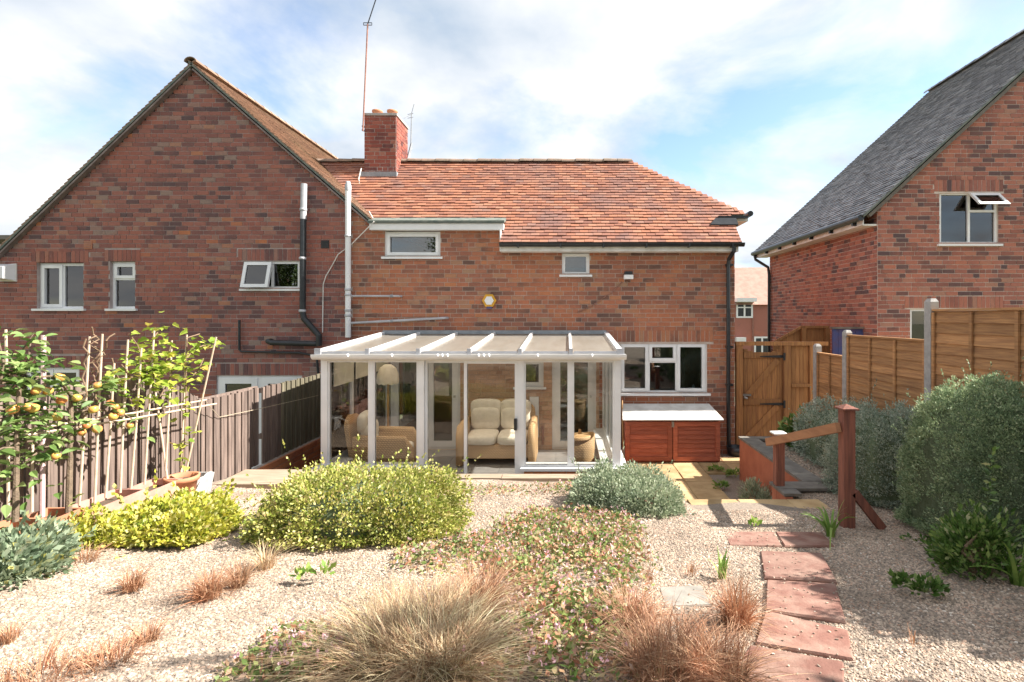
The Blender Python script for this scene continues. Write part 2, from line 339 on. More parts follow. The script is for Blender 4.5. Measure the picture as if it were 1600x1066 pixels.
def poly_mat():
    m = bpy.data.materials.new('bronze_polycarbonate'); m.use_nodes = True; nt = m.node_tree; nt.nodes.clear()
    o = nt.nodes.new('ShaderNodeOutputMaterial'); d = nt.nodes.new('ShaderNodeBsdfDiffuse'); t = nt.nodes.new('ShaderNodeBsdfTranslucent'); g = nt.nodes.new('ShaderNodeBsdfGlossy')
    nz = noise(nt, 7, 5, 0.6, stretch=(1, 0.25, 1)); c = ramp(nt, nz, [(0.35, (0.58, 0.52, 0.43)), (0.7, (0.76, 0.71, 0.62))])
    nt.links.new(c, d.inputs[0]); t.inputs[0].default_value = (0.90, 0.80, 0.66, 1); g.inputs['Roughness'].default_value = 0.22; g.inputs[0].default_value = (0.8, 0.8, 0.8, 1)
    a = nt.nodes.new('ShaderNodeMixShader'); a.inputs[0].default_value = 0.62; b = nt.nodes.new('ShaderNodeMixShader')
    f = nt.nodes.new('ShaderNodeFresnel'); f.inputs[0].default_value = 1.35
    nt.links.new(d.outputs[0], a.inputs[1]); nt.links.new(t.outputs[0], a.inputs[2])
    nt.links.new(f.outputs[0], b.inputs[0]); nt.links.new(a.outputs[0], b.inputs[1]); nt.links.new(g.outputs[0], b.inputs[2]); nt.links.new(b.outputs[0], o.inputs[0]); return m
M['poly'] = poly_mat()
def leaf_mat(name, cols, mode='island', rough=0.5, trans=0.3, spec=0.35):
    m, nt, b = new_mat(name)
    c = mixc(nt, 1.0, ramp(nt, rnd(nt, mode), cols), ramp(nt, noise(nt, 5.5, 4, 0.6), [(0.32, (0.70, 0.76, 0.72)), (0.66, (1.28, 1.2, 1.15))]), 'MULTIPLY'); nt.links.new(c, b.inputs['Base Color'])
    b.inputs['Roughness'].default_value = rough; b.inputs['Specular IOR Level'].default_value = spec
    t = nt.nodes.new('ShaderNodeBsdfTranslucent'); nt.links.new(c, t.inputs[0])
    mx = nt.nodes.new('ShaderNodeMixShader'); mx.inputs[0].default_value = trans
    nt.links.new(b.outputs[0], mx.inputs[1]); nt.links.new(t.outputs[0], mx.inputs[2]); nt.links.new(mx.outputs[0], nt.nodes['Material Output'].inputs[0]); return m
L = {}
L['privet'] = leaf_mat('leaf_golden_privet', [(0, (0.14, 0.20, 0.03)), (0.3, (0.30, 0.34, 0.07)), (0.65, (0.50, 0.49, 0.14)), (0.9, (0.62, 0.57, 0.28)), (1, (0.38, 0.25, 0.13))])
L['yellow'] = leaf_mat('leaf_yellow', [(0, (0.16, 0.22, 0.03)), (0.3, (0.40, 0.42, 0.05)), (0.65, (0.60, 0.56, 0.10)), (1, (0.68, 0.64, 0.30))])
L['hebe'] = leaf_mat('leaf_hebe', [(0, (0.17, 0.22, 0.14)), (0.5, (0.30, 0.36, 0.24)), (0.9, (0.44, 0.48, 0.35)), (1, (0.52, 0.54, 0.44))])
L['silver'] = leaf_mat('leaf_silver', [(0, (0.20, 0.26, 0.20)), (0.5, (0.34, 0.40, 0.32)), (0.9, (0.50, 0.54, 0.45)), (1, (0.60, 0.60, 0.53))])
L['big'] = leaf_mat('leaf_bluegreen', [(0, (0.16, 0.23, 0.13)), (0.5, (0.28, 0.37, 0.21)), (0.9, (0.42, 0.50, 0.30)), (1, (0.52, 0.56, 0.38))])
L['sage'] = leaf_mat('leaf_sage', [(0, (0.14, 0.20, 0.12)), (0.6, (0.27, 0.34, 0.24)), (0.88, (0.36, 0.42, 0.30)), (1, (0.46, 0.42, 0.10))])
L['green'] = leaf_mat('leaf_green', [(0, (0.05, 0.11, 0.02)), (0.6, (0.12, 0.21, 0.05)), (0.9, (0.24, 0.32, 0.10)), (1, (0.48, 0.46, 0.28))], rough=0.35)
L['strap'] = leaf_mat('leaf_strap', [(0, (0.12, 0.24, 0.04)), (1, (0.30, 0.40, 0.10))])
L['sedge'] = leaf_mat('leaf_sedge', [(0, (0.22, 0.12, 0.07)), (0.3, (0.38, 0.25, 0.15)), (0.6, (0.52, 0.40, 0.25)), (0.85, (0.60, 0.50, 0.34)), (1, (0.36, 0.30, 0.13))], trans=0.2)
L['sedge_red'] = leaf_mat('leaf_sedge_red', [(0, (0.26, 0.12, 0.07)), (0.5, (0.42, 0.22, 0.13)), (1, (0.54, 0.36, 0.23))], trans=0.2)
L['cover'] = leaf_mat('leaf_cover', [(0, (0.11, 0.19, 0.05)), (0.40, (0.24, 0.30, 0.09)), (0.56, (0.42, 0.36, 0.20)), (0.76, (0.46, 0.26, 0.15)), (0.90, (0.40, 0.16, 0.10)), (1, (0.60, 0.44, 0.36))])
L['flower'] = leaf_mat('petal_pink', [(0, (0.62, 0.33, 0.42)), (1, (0.74, 0.55, 0.58))])
L['apple_leaf'] = leaf_mat('leaf_apple', [(0, (0.09, 0.17, 0.04)), (0.5, (0.18, 0.28, 0.08)), (1, (0.33, 0.40, 0.17))], mode='object')
L['vine_leaf'] = leaf_mat('leaf_vine', [(0, (0.20, 0.32, 0.04)), (0.6, (0.38, 0.46, 0.07)), (0.9, (0.52, 0.54, 0.12)), (1, (0.50, 0.34, 0.08))], mode='object', trans=0.4)
L['tree'] = leaf_mat('leaf_tree', [(0, (0.04, 0.07, 0.02)), (1, (0.11, 0.15, 0.05))])
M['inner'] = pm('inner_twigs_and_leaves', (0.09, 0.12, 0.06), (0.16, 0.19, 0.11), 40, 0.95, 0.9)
M['apple'] = pm('apple_skin', (0.60, 0.42, 0.10), (0.60, 0.17, 0.07), 14, 0.35, lo=0.42, hi=0.62)
def pebble_mat():
    m, nt, b = new_mat('pebble')
    c = ramp(nt, rnd(nt, 'object'), [(0, (0.17, 0.145, 0.125)), (0.25, (0.29, 0.235, 0.195)), (0.55, (0.42, 0.345, 0.28)), (0.8, (0.52, 0.42, 0.35)), (0.93, (0.40, 0.25, 0.18)), (1, (0.68, 0.65, 0.60))])
    c = mixc(nt, 1.0, c, ramp(nt, noise(nt, 2.2, 6, 0.62), [(0.30, (0.66, 0.62, 0.56)), (0.62, (1.12, 1.06, 0.98))]), 'MULTIPLY')
    nt.links.new(c, b.inputs['Base Color']); b.inputs['Roughness'].default_value = 0.8; return m
M['pebble'] = pebble_mat()
# ------------------------------------------------------------------ bricks and tiles
def sub_intervals(iv, cuts):
    out = [iv]
    for c0, c1 in cuts:
        nx = []
        for a, b in out:
            if c1 <= a or c0 >= b: nx.append((a, b)); continue
            if c0 > a: nx.append((a, c0))
            if c1 < b: nx.append((c1, b))
        out = nx
    return [(a, b) for a, b in out if b - a > 0.02]
CO = 0.083; BL = 0.23; MJ = 0.011
_unit = {}
def unit_box(key, sx_, sy_, sz_, mat):
    k = (key, round(sx_, 4), round(sy_, 4), round(sz_, 4))
    if k not in _unit:
        V, Q = boxes([(0, 0, 0)], [(sx_, sy_, sz_)]); _unit[k] = np_mesh(key, V, Q, mat)
    return _unit[k]
def brick_wall(parent, key, axis, plane, sgn, outline, h0, h1, openings=(), soldiers=(), depth=0.24, indiv=295, focus=(0, 0), wall_name='wall', label=None):
    """axis 'x': wall in a plane Y=plane; axis 'y': plane X=plane; sgn = outward direction along the normal.
    outline(h) -> (a0, a1) extent of the course at height h; openings (a0,a1,h0,h1); soldiers (a0,a1,h0): a soldier course."""
    rng = random.Random(hash((key, axis, round(plane, 2))) % 9999)
    lo_m, hi_m, br = [], [], []
    def P(a0, a1, d0, d1, z0, z1):                    # d measured outward from the plane
        n0, n1 = plane + sgn * d0, plane + sgn * d1; n0, n1 = min(n0, n1), max(n0, n1)
        return ((a0, n0, z0), (a1, n1, z1)) if axis == 'x' else ((n0, a0, z0), (n1, a1, z1))
    nrow = int(math.ceil((h1 - h0) / CO))
    for r in range(nrow):
        z0 = h0 + r * CO; z1 = min(z0 + CO, h1); zm = (z0 + z1) / 2
        ol = outline(zm)
        if ol is None or ol[1] - ol[0] < 0.05: continue
        cuts = [(o[0], o[1]) for o in openings if o[2] < zm < o[3]]
        for a, b in sub_intervals(ol, cuts):
            p, q = P(a, b, -depth, -0.006, z0, z1); lo_m.append(p); hi_m.append(q)
        scuts = [(s[0], s[1]) for s in soldiers if s[2] < zm < s[2] + 0.225]
        for a, b in sub_intervals(ol, cuts + scuts):
            c = math.floor(a / BL) * BL - (BL * 0.5 if r % 2 else 0) - BL * 0.25 * (r % 3 == 0)
            while c < b:
                if rng.random() < 0.16: segs = [(c, c + 0.115), (c + 0.115, c + BL)]
                else: segs = [(c, c + BL)]
                for s0, s1 in segs:
                    t0, t1 = max(s0, a - 0.004) + MJ / 2, min(s1, b + 0.004) - MJ / 2
                    if t1 - t0 > 0.02: br.append((t0, t1, z0 + MJ / 2, z1 - MJ / 2, rng.uniform(-0.002, 0.004), abs(s1 - s0 - BL) < 1e-6 and t1 - t0 > BL - MJ - 0.002 and z1 - z0 > CO - 1e-4))
                c += BL
    for s in soldiers:
        n = max(1, round((s[1] - s[0]) / 0.083)); w = (s[1] - s[0]) / n
        for i in range(n):
            br.append((s[0] + i * w + MJ / 2, s[0] + (i + 1) * w - MJ / 2, s[2] + MJ / 2, s[2] + 0.225 - MJ / 2, rng.uniform(-0.002, 0.004), False))
    V, Q = boxes(lo_m, hi_m)
    wall = add_np(wall_name, V, Q, MORT[key], parent)
    if label: wall['label'] = label
    full = sorted([b for b in br if b[5]], key=lambda b: (b[0] - focus[0]) ** 2 + (b[2] - focus[1]) ** 2)[:indiv]
    ids = set(id(b) for b in full)
    rest = [b for b in br if id(b) not in ids]
    if len(rest) and len(br) > indiv:
        pq = [P(b[0], b[1], -0.04, b[4], b[2], b[3]) for b in rest]
        V, Q = boxes([x[0] for x in pq], [x[1] for x in pq])
        o = add_np('brick_courses', V, Q, BM[key][0], wall); o['kind'] = 'stuff'
        rest = []
    wl_ = wloc(wall)
    for b in full + rest:
        p, q = P(b[0], b[1], -0.04, b[4], b[2], b[3])
        dims = [q[i] - p[i] for i in range(3)]
        th = 0.044; nax = 1 if axis == 'x' else 0; dims[nax] = th
        if b in rest: me = unit_box('brick_' + key, *[round(d, 2) if i != nax else d for i, d in enumerate(dims)], BM[key][1])
        else: me = unit_box('brick_' + key, *[round(d, 3) for d in dims], BM[key][1])
        o = bpy.data.objects.new('brick', me)
        loc = Vector(p)
        if sgn > 0: loc[nax] = q[nax] - th
        o.location = loc - wl_; link(o, wall)
    return wall
def tile_roof(parent, name, key, origin, e, s, rows, gauge=0.1, tw=0.165, indiv=295, focus=None, thick=0.02, label=None):
    """rows(k) -> list of (a0, a1) along e for the course starting k metres up the slope s"""
    origin, e, s = Vector(origin), Vector(e).normalized(), Vector(s).normalized(); n = e.cross(s).normalized()
    if n.z < 0: n = -n
    rng = random.Random(len(name) + int(origin.x * 10) % 77)
    tiles = []; r = 0; sheets = []
    while True:
        k = r * gauge; iv = rows(k)
        if iv is None: break
        for a, b in iv:
            c = math.floor(a / tw) * tw - (tw / 2 if r % 2 else 0)
            while c < b:
                t0, t1 = max(c, a) + 0.002, min(c + tw, b) - 0.002
                if t1 - t0 > 0.03: tiles.append((t0, t1, k + rng.gauss(0, 0.003), rng.gauss(0, 0.0025), t1 - t0 > tw - 0.006))
                c += tw
            sheets.append((a, b, k))
        r += 1
    def corners(t0, t1, k, j):
        out = []
        for (kk, hh) in ((k, 0.034 + j), (k + gauge * 1.75, 0.004 + j)):
            for h2 in (hh - thick, hh):
                for a in (t0, t1): out.append(origin + e * a + s * kk + n * h2)
        return out                                    # lowB l,r ; lowT l,r ; hiB l,r ; hiT l,r
    Fc = [(2, 3, 7, 6), (0, 1, 3, 2), (0, 2, 6, 4), (1, 5, 7, 3), (4, 6, 7, 5), (0, 4, 5, 1)]
    mb = MB()
    for a, b, k in sheets:                            # boarding under the tiles
        mb.add([origin + e*a + s*k - n*0.03, origin + e*b + s*k - n*0.03, origin + e*b + s*(k+gauge) - n*0.03, origin + e*a + s*(k+gauge) - n*0.03,
                origin + e*a + s*k - n*0.002, origin + e*b + s*k - n*0.002, origin + e*b + s*(k+gauge) - n*0.002, origin + e*a + s*(k+gauge) - n*0.002],
               [(0,3,2,1),(4,5,6,7),(0,1,5,4),(1,2,6,5),(2,3,7,6),(3,0,4,7)])
    roof = mb.build(name, M['felt'], parent)
    if label: roof['label'] = label
    focus = Vector(focus) if focus is not None else origin
    cand = [t for t in tiles if t[4]]
    cand.sort(key=lambda t: (origin + e * t[0] + s * t[2] - focus).length)
    ind = cand[:indiv]; ids = set(id(t) for t in ind)
    V, Q = [], []
    for t in tiles:
        if id(t) in ids: continue
        b0 = len(V); V += corners(*t[:4]); Q += [tuple(i + b0 for i in f) for f in Fc]
    if V: o = add_np('tile_courses', np.array([tuple(v) for v in V]), np.array(Q), TM[key][0], roof); o['kind'] = 'stuff'
    base = [c - origin for c in corners(0.002, tw - 0.002, 0, 0)]
    me = raw_mesh('tile_' + key, base, Fc, TM[key][1]); wl_ = wloc(roof)
    for t in ind:
        o = bpy.data.objects.new('tile', me); o.location = origin + e * (t[0] - 0.002) + s * t[2] + n * t[3] - wl_; link(o, roof)
    return roof
def ridge_tiles(parent, p, q, r, mat, step=0.3):
    p, q = Vector(p), Vector(q); d = (q - p); n = max(1, int(d.length / step)); d /= n
    ax = d.normalized(); sd = ax.cross(Vector((0, 0, 1))).normalized()
    for i in range(n):
        mb = MB(); a = p + d * i; b = a + d * 1.02; m = 8; j = random.uniform(-0.006, 0.006)
        vs = []
        for c, rr in ((a, r + 0.006), (b, r - 0.004)):
            for rad in (rr, rr - 0.018):
                for k in range(m + 1):
                    t = math.pi * (k / m) ; vs.append(c + sd * math.cos(t) * rad + Vector((0, 0, math.sin(t) * rad * 0.8 + j - 0.03)))
        w = m + 1; fs = []
        for k in range(m):
            fs += [(k, k+1, 2*w+k+1, 2*w+k), (w+k+1, w+k, 3*w+k, 3*w+k+1), (k+1, k, w+k, w+k+1), (2*w+k, 2*w+k+1, 3*w+k+1, 3*w+k)]
        mb.add(vs, fs); mb.build('ridge_tile', mat, parent)

# ------------------------------------------------------------------ windows
def ring(mb, x0, x1, z0, z1, y0, y1, w):
    mb.box(x0, x1, y0, y1, z0, z0 + w); mb.box(x0, x1, y0, y1, z1 - w, z1)
    mb.box(x0, x0 + w, y0, y1, z0 + w, z1 - w); mb.box(x1 - w, x1, y0, y1, z0 + w, z1 - w)
def window(parent, x0, x1, z0, z1, yw, panes, recess=0.05, sill=True, fw=0.05, sash=0.055, name='window', glass='glass', room=True, sill_out=0.05):
    """panes: (fx0, fx1, fz0, fz1, has_sash) in fractions of the opening"""
    y0 = yw + recess; mb = MB(); ring(mb, x0, x1, z0, z1, y0, y0 + 0.07, fw)
    w = x1 - x0; h = z1 - z0
    for i, (a, b, c, d, sh) in enumerate(panes):      # mullions and transoms between panes
        if a > 0.02: mb.box(x0 + a*w - 0.022, x0 + a*w + 0.022, y0 + 0.002, y0 + 0.068, z0 + max(c*h, fw), z0 + min(d*h, h - fw))
        if c > 0.02: mb.box(x0 + max(a*w, fw), x0 + min(b*w, w - fw), y0 + 0.003, y0 + 0.067, z0 + c*h - 0.022, z0 + c*h + 0.022)
    fr = mb.build(name, M['upvc'], parent)
    for a, b, c, d, sh in panes:
        ax = x0 + a*w + (fw if a < 0.02 else 0.022); bx = x0 + b*w - (fw if b > 0.98 else 0.022)
        cz = z0 + c*h + (fw if c < 0.02 else 0.022); dz = z0 + d*h - (fw if d > 0.98 else 0.022)
        if sh:
            s = MB(); ring(s, ax - 0.012, bx + 0.012, cz - 0.012, dz + 0.012, y0 - 0.018, y0 + 0.045, sash); s.build('sash', M['upvc'], fr)
            ax += sash - 0.02; bx -= sash - 0.02; cz += sash - 0.02; dz -= sash - 0.02
        MB().box(ax - 0.004, bx + 0.004, y0 + 0.03, y0 + 0.036, cz - 0.004, dz + 0.004).build('pane', M[glass], fr)
    if sill: MB().box(x0 - 0.05, x1 + 0.05, yw - sill_out, y0 + 0.02, z0 - 0.035, z0 + 0.006).build('sill', M['upvc'], fr)
    return fr

# ================================================================== SETTING
g = MB().box(-300, 300, -200, 500, -1.2, -0.70).build('ground', M['ground']); tag(g, kind='structure')
# lower patio
pt = MB().box(-4.2, 5.75, 5.45, 15.5, -0.699, -0.09).build('patio', M['gravel_bed']); tag(pt, kind='structure')
def slab(parent, x0, x1, y0, y1, z, mat, th=0.045, jitter=0.006, tilt=None):
    rr = lambda: random.uniform(-jitter, jitter)
    b = [(x0 + rr(), y0 + rr()), (x1 + rr(), y0 + rr()), (x1 + rr(), y1 + rr()), (x0 + rr(), y1 + rr())]
    zz_ = (lambda x, y: z) if tilt is None else tilt
    i = 0.008; cxm, cym = (x0 + x1) / 2, (y0 + y1) / 2
    bot = [(x, y, zz_(x, y) - th) for x, y in b]; mid = [(x, y, zz_(x, y) - 0.008) for x, y in b]
    top = [(x + (i if x < cxm else -i), y + (i if y < cym else -i), zz_(x, y)) for x, y in b]
    fs = [(3,2,1,0), (8,9,10,11)] + [(k, (k+1) % 4, 4 + (k+1) % 4, 4 + k) for k in range(4)] + [(4+k, 4 + (k+1) % 4, 8 + (k+1) % 4, 8 + k) for k in range(4)]
    return MB().add(bot + mid + top, fs).build('slab', mat, parent)
for ix in range(5):                                   # yellow slabs of the patio beside the store and down to the steps
    for iy in range(6):
        x0 = 0.92 + ix * 0.46; y0 = 6.55 + iy * 0.46
        if x0 > 2.2 and y0 < 8.0: continue
        slab(pt, x0, x0 + 0.452, y0, y0 + 0.452, -0.045 + random.uniform(-0.004, 0.004), M['slab_yellow'])
for ix in range(9):                                   # slabs before the conservatory
    slab(pt, -3.5 + ix * 0.46, -3.5 + ix * 0.46 + 0.452, 6.72, 7.14, -0.05, M['slab_grey'])
for ix in range(4): slab(pt, 2.85 + ix * 0.46, 2.85 + ix * 0.46 + 0.452, 8.95, 9.4, -0.05, M['slab_grey'])
# gravel terrace: upper garden
def terrace():
    xs = np.linspace(-4.28, 4.36, 80); ys = np.linspace(-9, 8.25, 130)
    def edge(x): return 6.70 if x < 1.3 else (5.48 if x < 2.40 else (5.85 if x < 2.80 else 8.2))
    V = []; Fc = []
    bump_ = lambda x, y: 0.02 * math.sin(x * 1.7 + 0.6 * y) * math.sin(y * 2.1 + 1) + 0.008 * math.sin(5.1 * x + 2 * y)
    for a, b in ((-4.28, 1.3), (1.3, 2.40), (2.40, 2.80), (2.80, 4.36)):
        E = edge((a + b) / 2); nx = max(4, int((b - a) / 0.12)); ny = 110; base = len(V)
        for j in range(ny + 1):
            y = -9 + (E + 9) * (j / ny) ** 0.55
            for i in range(nx + 1):
                x = a + (b - a) * i / nx; V.append((x, y, zt((a + b) / 2 if b > 2.3 else x, y) + bump_(x, y) - 0.012))
        for j in range(ny):
            for i in range(nx):
                p = base + j * (nx + 1) + i; Fc.append((p, p + 1, p + nx + 2, p + nx + 1))
        # retaining faces at far edge and sides
        k = len(V)
        top = [base + ny * (nx + 1) + i for i in range(nx + 1)]
        for i in top: V.append((V[i][0], V[i][1], -0.7))
        for i in range(nx): Fc.append((top[i], top[i + 1], k + i + 1, k + i))
        for col in (0, nx):
            sidx = [base + j * (nx + 1) + col for j in range(ny + 1)]; k = len(V)
            for i in sidx: V.append((V[i][0], V[i][1], -0.7))
            for j in range(ny): Fc.append((sidx[j], sidx[j + 1], k + j + 1, k + j))
    o = link(bpy.data.objects.new('gravel_terrace', raw_mesh('gravel_terrace', V, Fc, M['gravel_bed']))); return tag(o, kind='structure')
terr = terrace()
def pebbles(name, x0, x1, y0, y1, dens, rad, seed, dz=0.0, bed=True):
    nx, ny = 40, 40; V = []; Fc = []
    for j in range(ny + 1):
        for i in range(nx + 1):
            x = x0 + (x1 - x0) * i / nx; y = y0 + (y1 - y0) * j / ny
            V.append((x, y, zt(x, y) + 0.02 * math.sin(x * 1.7 + 0.6 * y) * math.sin(y * 2.1 + 1) + 0.008 * math.sin(5.1 * x + 2 * y) - 0.011 if bed else zt(x, y) + dz))
    for j in range(ny):
        for i in range(nx):
            xm = x0 + (x1 - x0) * (i + .5) / nx; ym = y0 + (y1 - y0) * (j + .5) / ny
            if (xm * F / ym > 1000 or xm * F / ym < -1150) and ym > 0.5: continue
            p = j * (nx + 1) + i; Fc.append((p, p + 1, p + nx + 2, p + nx + 1))
    o = link(bpy.data.objects.new(name, raw_mesh(name, V, Fc, M['gravel_bed']))); tag(o, 'loose tan and grey pebbles covering the garden terrace' if bed else 'scattered pebbles spilled over the stepping stones', 'gravel', kind='stuff')
    ng = bpy.data.node_groups.new(name, 'GeometryNodeTree')
    ng.interface.new_socket('Geometry', in_out='INPUT', socket_type='NodeSocketGeometry'); ng.interface.new_socket('Geometry', in_out='OUTPUT', socket_type='NodeSocketGeometry')
    N = ng.nodes; gi = N.new('NodeGroupInput'); go = N.new('NodeGroupOutput')
    d = N.new('GeometryNodeDistributePointsOnFaces'); d.inputs['Density'].default_value = dens; d.inputs['Seed'].default_value = seed
    ico = N.new('GeometryNodeMeshIcoSphere'); ico.inputs['Radius'].default_value = rad; ico.inputs['Subdivisions'].default_value = 1
    sm = N.new('GeometryNodeSetMaterial'); sm.inputs['Material'].default_value = M['pebble']
    tr = N.new('GeometryNodeTransform'); tr.inputs['Scale'].default_value = (1.25, 0.9, 0.62)
    ip = N.new('GeometryNodeInstanceOnPoints')
    rr = N.new('FunctionNodeRandomValue'); rr.data_type = 'FLOAT_VECTOR'; rr.inputs[0].default_value = (-0.5, -0.5, 0); rr.inputs[1].default_value = (0.5, 0.5, 6.28)
    rs = N.new('FunctionNodeRandomValue'); rs.data_type = 'FLOAT_VECTOR'; rs.inputs[0].default_value = (0.5, 0.5, 0.5); rs.inputs[1].default_value = (1.35, 1.3, 1.2); rs.inputs['Seed'].default_value = 5
    jg = N.new('GeometryNodeJoinGeometry'); k = ng.links.new
    k(gi.outputs[0], d.inputs['Mesh']); k(ico.outputs['Mesh'], tr.inputs['Geometry']); k(tr.outputs[0], sm.inputs['Geometry'])
    k(d.outputs['Points'], ip.inputs['Points']); k(sm.outputs[0], ip.inputs['Instance']); k(rr.outputs[0], ip.inputs['Rotation']); k(rs.outputs[0], ip.inputs['Scale'])
    if bed: k(gi.outputs[0], jg.inputs[0])
    k(ip.outputs[0], jg.inputs[0]); k(jg.outputs[0], go.inputs[0])
    md = o.modifiers.new('scatter', 'NODES'); md.node_group = ng; return o
pebbles('gravel', -4.2, 2.47, 1.75, 4.42, 6200, 0.0085, 1)
pebbles('gravel', -4.2, 1.28, 4.4, 6.55, 3600, 0.0098, 2)
pebbles('gravel', 2.45, 4.3, 1.75, 5.8, 4600, 0.0095, 3)
pebbles('gravel', 2.9, 4.3, 5.8, 8.1, 1400, 0.014, 4)
pebbles('gravel', 1.26, 2.47, 4.4, 5.1, 4600, 0.0095, 5)
pebbles('spilled_gravel', 0.7, 1.75, 2.05, 4.45, 110, 0.0065, 9, 0.006, False)
# terrace edge of old sleepers facing the conservatory
ed = MB()
te = thing('terrace_edging', (-1, 6.72, 0.3), 'pale weathered timber sleeper edging along the gravel before the conservatory', 'edging')
for i in range(4):
    x0 = -3.0 + i * 1.08; MB().box(x0, x0 + 1.07, 6.62 + random.uniform(-.01, .01), 6.80, 0.1, 0.405 + random.uniform(-0.008, 0.008)).build('sleeper', M['sleeper'], te)
pk = thing('plank_step', (-3.6, 6.4, 0.4), 'wide flat weathered plank slab beside the left fence brick base', 'plank')
MB().box(-4.16, -2.95, 6.05, 6.64, 0.44, 0.52).build('board', M['sleeper'], pk)
MB().box(-4.12, -3.0, 6.62, 6.68, 0.18, 0.47).build('riser', M['sleeper'], pk)
# stepping path
path = bpy.data.objects.new('stepping_stone_path', None); path.location = (1.3, 4, 0.6); link(path); tag(path, kind='structure')
sl = lambda x, y: zt(x, y) + 0.022
def slab_uv(pts, mat, z_off=0.003):
    g4 = [G(u, v) for u, v in pts]
    th = 0.05; top = [Vector((p.x, p.y, p.z + z_off)) for p in g4]; c = sum(top, Vector()) / 4
    top_in = [p + (c - p) * 0.03 for p in top]; mid = [p - Vector((0, 0, 0.01)) for p in top]; bot = [p - Vector((0, 0, th)) for p in top]
    fs = [(3,2,1,0), (8,9,10,11)] + [(k, (k+1) % 4, 4 + (k+1) % 4, 4 + k) for k in range(4)] + [(4+k, 4 + (k+1) % 4, 8 + (k+1) % 4, 8 + k) for k in range(4)]
    MB().add(bot + mid + top_in, fs).build('slab', mat, path)
slab_uv([(1222, 853), (1140, 852), (1130, 831), (1209, 831)][::-1], M['slab_red'])
slab_uv([(1226, 853), (1304, 853), (1284, 832), (1212, 831)], M['slab_red'])
slab_uv([(1194, 902), (1308, 908), (1284, 864), (1188, 861)], M['slab_red'])
slab_uv([(1196, 953), (1322, 972), (1306, 912), (1198, 906)], M['slab_red'])
slab_uv([(1180, 1004), (1334, 1030), (1325, 985), (1196, 954)], M['slab_red'])
slab_uv([(1120, 1085), (1320, 1085), (1318, 1034), (1172, 1008)], M['slab_red'])
slab_uv([(1040, 948), (1112, 945), (1096, 915), (1030, 918)], M['slab_grey'])
# coping strip at the head of the steps
for x0, x1 in ((1.30, 1.83), (1.835, 2.37), (2.375, 2.72)):
    slab(path, x0, x1, 5.12, 5.52, 0.535, M['slab_yellow'], th=0.06)
# riser wall and steps going down behind the coping
st = bpy.data.objects.new('garden_steps', None); st.location = (1.85, 5.7, 0); link(st); tag(st, kind='structure')
MB().box(1.31, 2.39, 5.483, 5.50, -0.09, 0.475).build('riser', M['slab_yellow'], st)
for i in range(3): MB().box(1.35, 2.35, 5.50 + i * 0.26, 5.76 + i * 0.26, -0.092, 0.34 - i * 0.14).build('step', M['slab_yellow'], st)
# painted retaining wall right of the steps
rw = thing('retaining_wall', (2.8, 7, 0), 'low red painted retaining wall with dark coping beside the lower path', 'wall')
MB().box(2.76, 2.88, 5.86, 8.16, -0.09, 0.555).build('wall_face', M['red_wall'], rw)
MB().box(2.885, 4.3, 8.05, 8.165, -0.09, 0.553).build('wall_face', M['red_wall'], rw)
MB().box(2.37, 2.755, 5.78, 5.90, -0.09, 0.553).build('wall_face', M['red_wall'], rw)
MB().box(2.37, 2.45, 5.53, 5.775, -0.09, 0.548).build('wall_face', M['red_wall'], rw)
MB().box(2.745, 3.0, 5.95, 8.18, 0.558, 0.59).build('coping', M['coping'], rw)
MB().box(2.355, 3.02, 5.70, 5.945, 0.557, 0.588).build('coping', M['coping'], rw)
MB().box(2.355, 2.55, 5.535, 5.695, 0.556, 0.586).build('coping', M['coping'], rw)
MB().box(3.005, 4.3, 8.0, 8.18, 0.558, 0.589).build('coping', M['coping'], rw)
bs = MB()                                             # small raised bed at the foot of the wall
bs.beam((2.72, 7.7, -0.0), (2.36, 6.3, -0.0), 0.05, 0.16)
bed = thing('bed_edging', (2.5, 7, 0), 'low dark red board edging the little bed below the retaining wall', 'edging')
bs.build('board', M['red_wall'], bed)
# ================================================================== MAIN HOUSE
YW = 9.64
def fx(u): return (u - VPU) / 83.0
def fz(v): return 2.5 + (495 - v) / 83.0
XS = fx(549)
house = thing('house', (0, YW, -0.09), 'brown brick house with red tiled hipped roof and conservatory on its back', 'house')
W1 = (fx(601), fx(688), fz(402), fz(362)); W2 = (fx(878), fx(921), fz(430), fz(396)); WK = (fx(968), fx(1105), fz(615), fz(535))
CD = (-3.32, -2.0, 0.0, 2.05); CW = (-0.95, -0.43, 1.17, 2.0); CD2 = (-0.27, 0.56, 0.0, 2.05)
def main_outline(h):
    if h < 3.84: return (XS, 3.17)
    if h < 4.12: return (XS, -1.2) if h > 3.86 else (XS, 3.17)
    return None
mw = brick_wall(house, 'main', 'x', YW, -1, main_outline, -0.09, 4.13, [W1, W2, WK, (-3.34, 0.62, -0.1, -0.09 + 27 * CO)],
           [(WK[0] - 0.12, WK[1] + 0.12, WK[3] + 0.005)], focus=(1.2, 2.6))
brick_wall(house, 'peach', 'x', YW, -1, lambda h: (-3.338, 0.618), -0.09, -0.09 + 27 * CO - 0.001, [CD, CW, CD2], [], focus=(-1.5, 1.2), wall_name='lit_wall', label='brick wall inside the conservatory, coloured paler for the daylight on it')
window(house, *W1, YW, [(0, 1, 0, 1, True)], recess=0.03)
window(house, *W2, YW, [(0, 1, 0, 1, False)], recess=0.03, fw=0.06)
wk = window(house, *WK, YW, [(0, 0.335, 0, 1, True), (0.335, 0.655, 0.62, 1, True), (0.335, 0.655, 0, 0.62, False), (0.655, 1, 0, 1, True)], recess=0.03, sill_out=0.07)
cw = window(house, *CW, YW, [(0, 1, 0.6, 1, True), (0, 1, 0, 0.6, True)], recess=0.03)
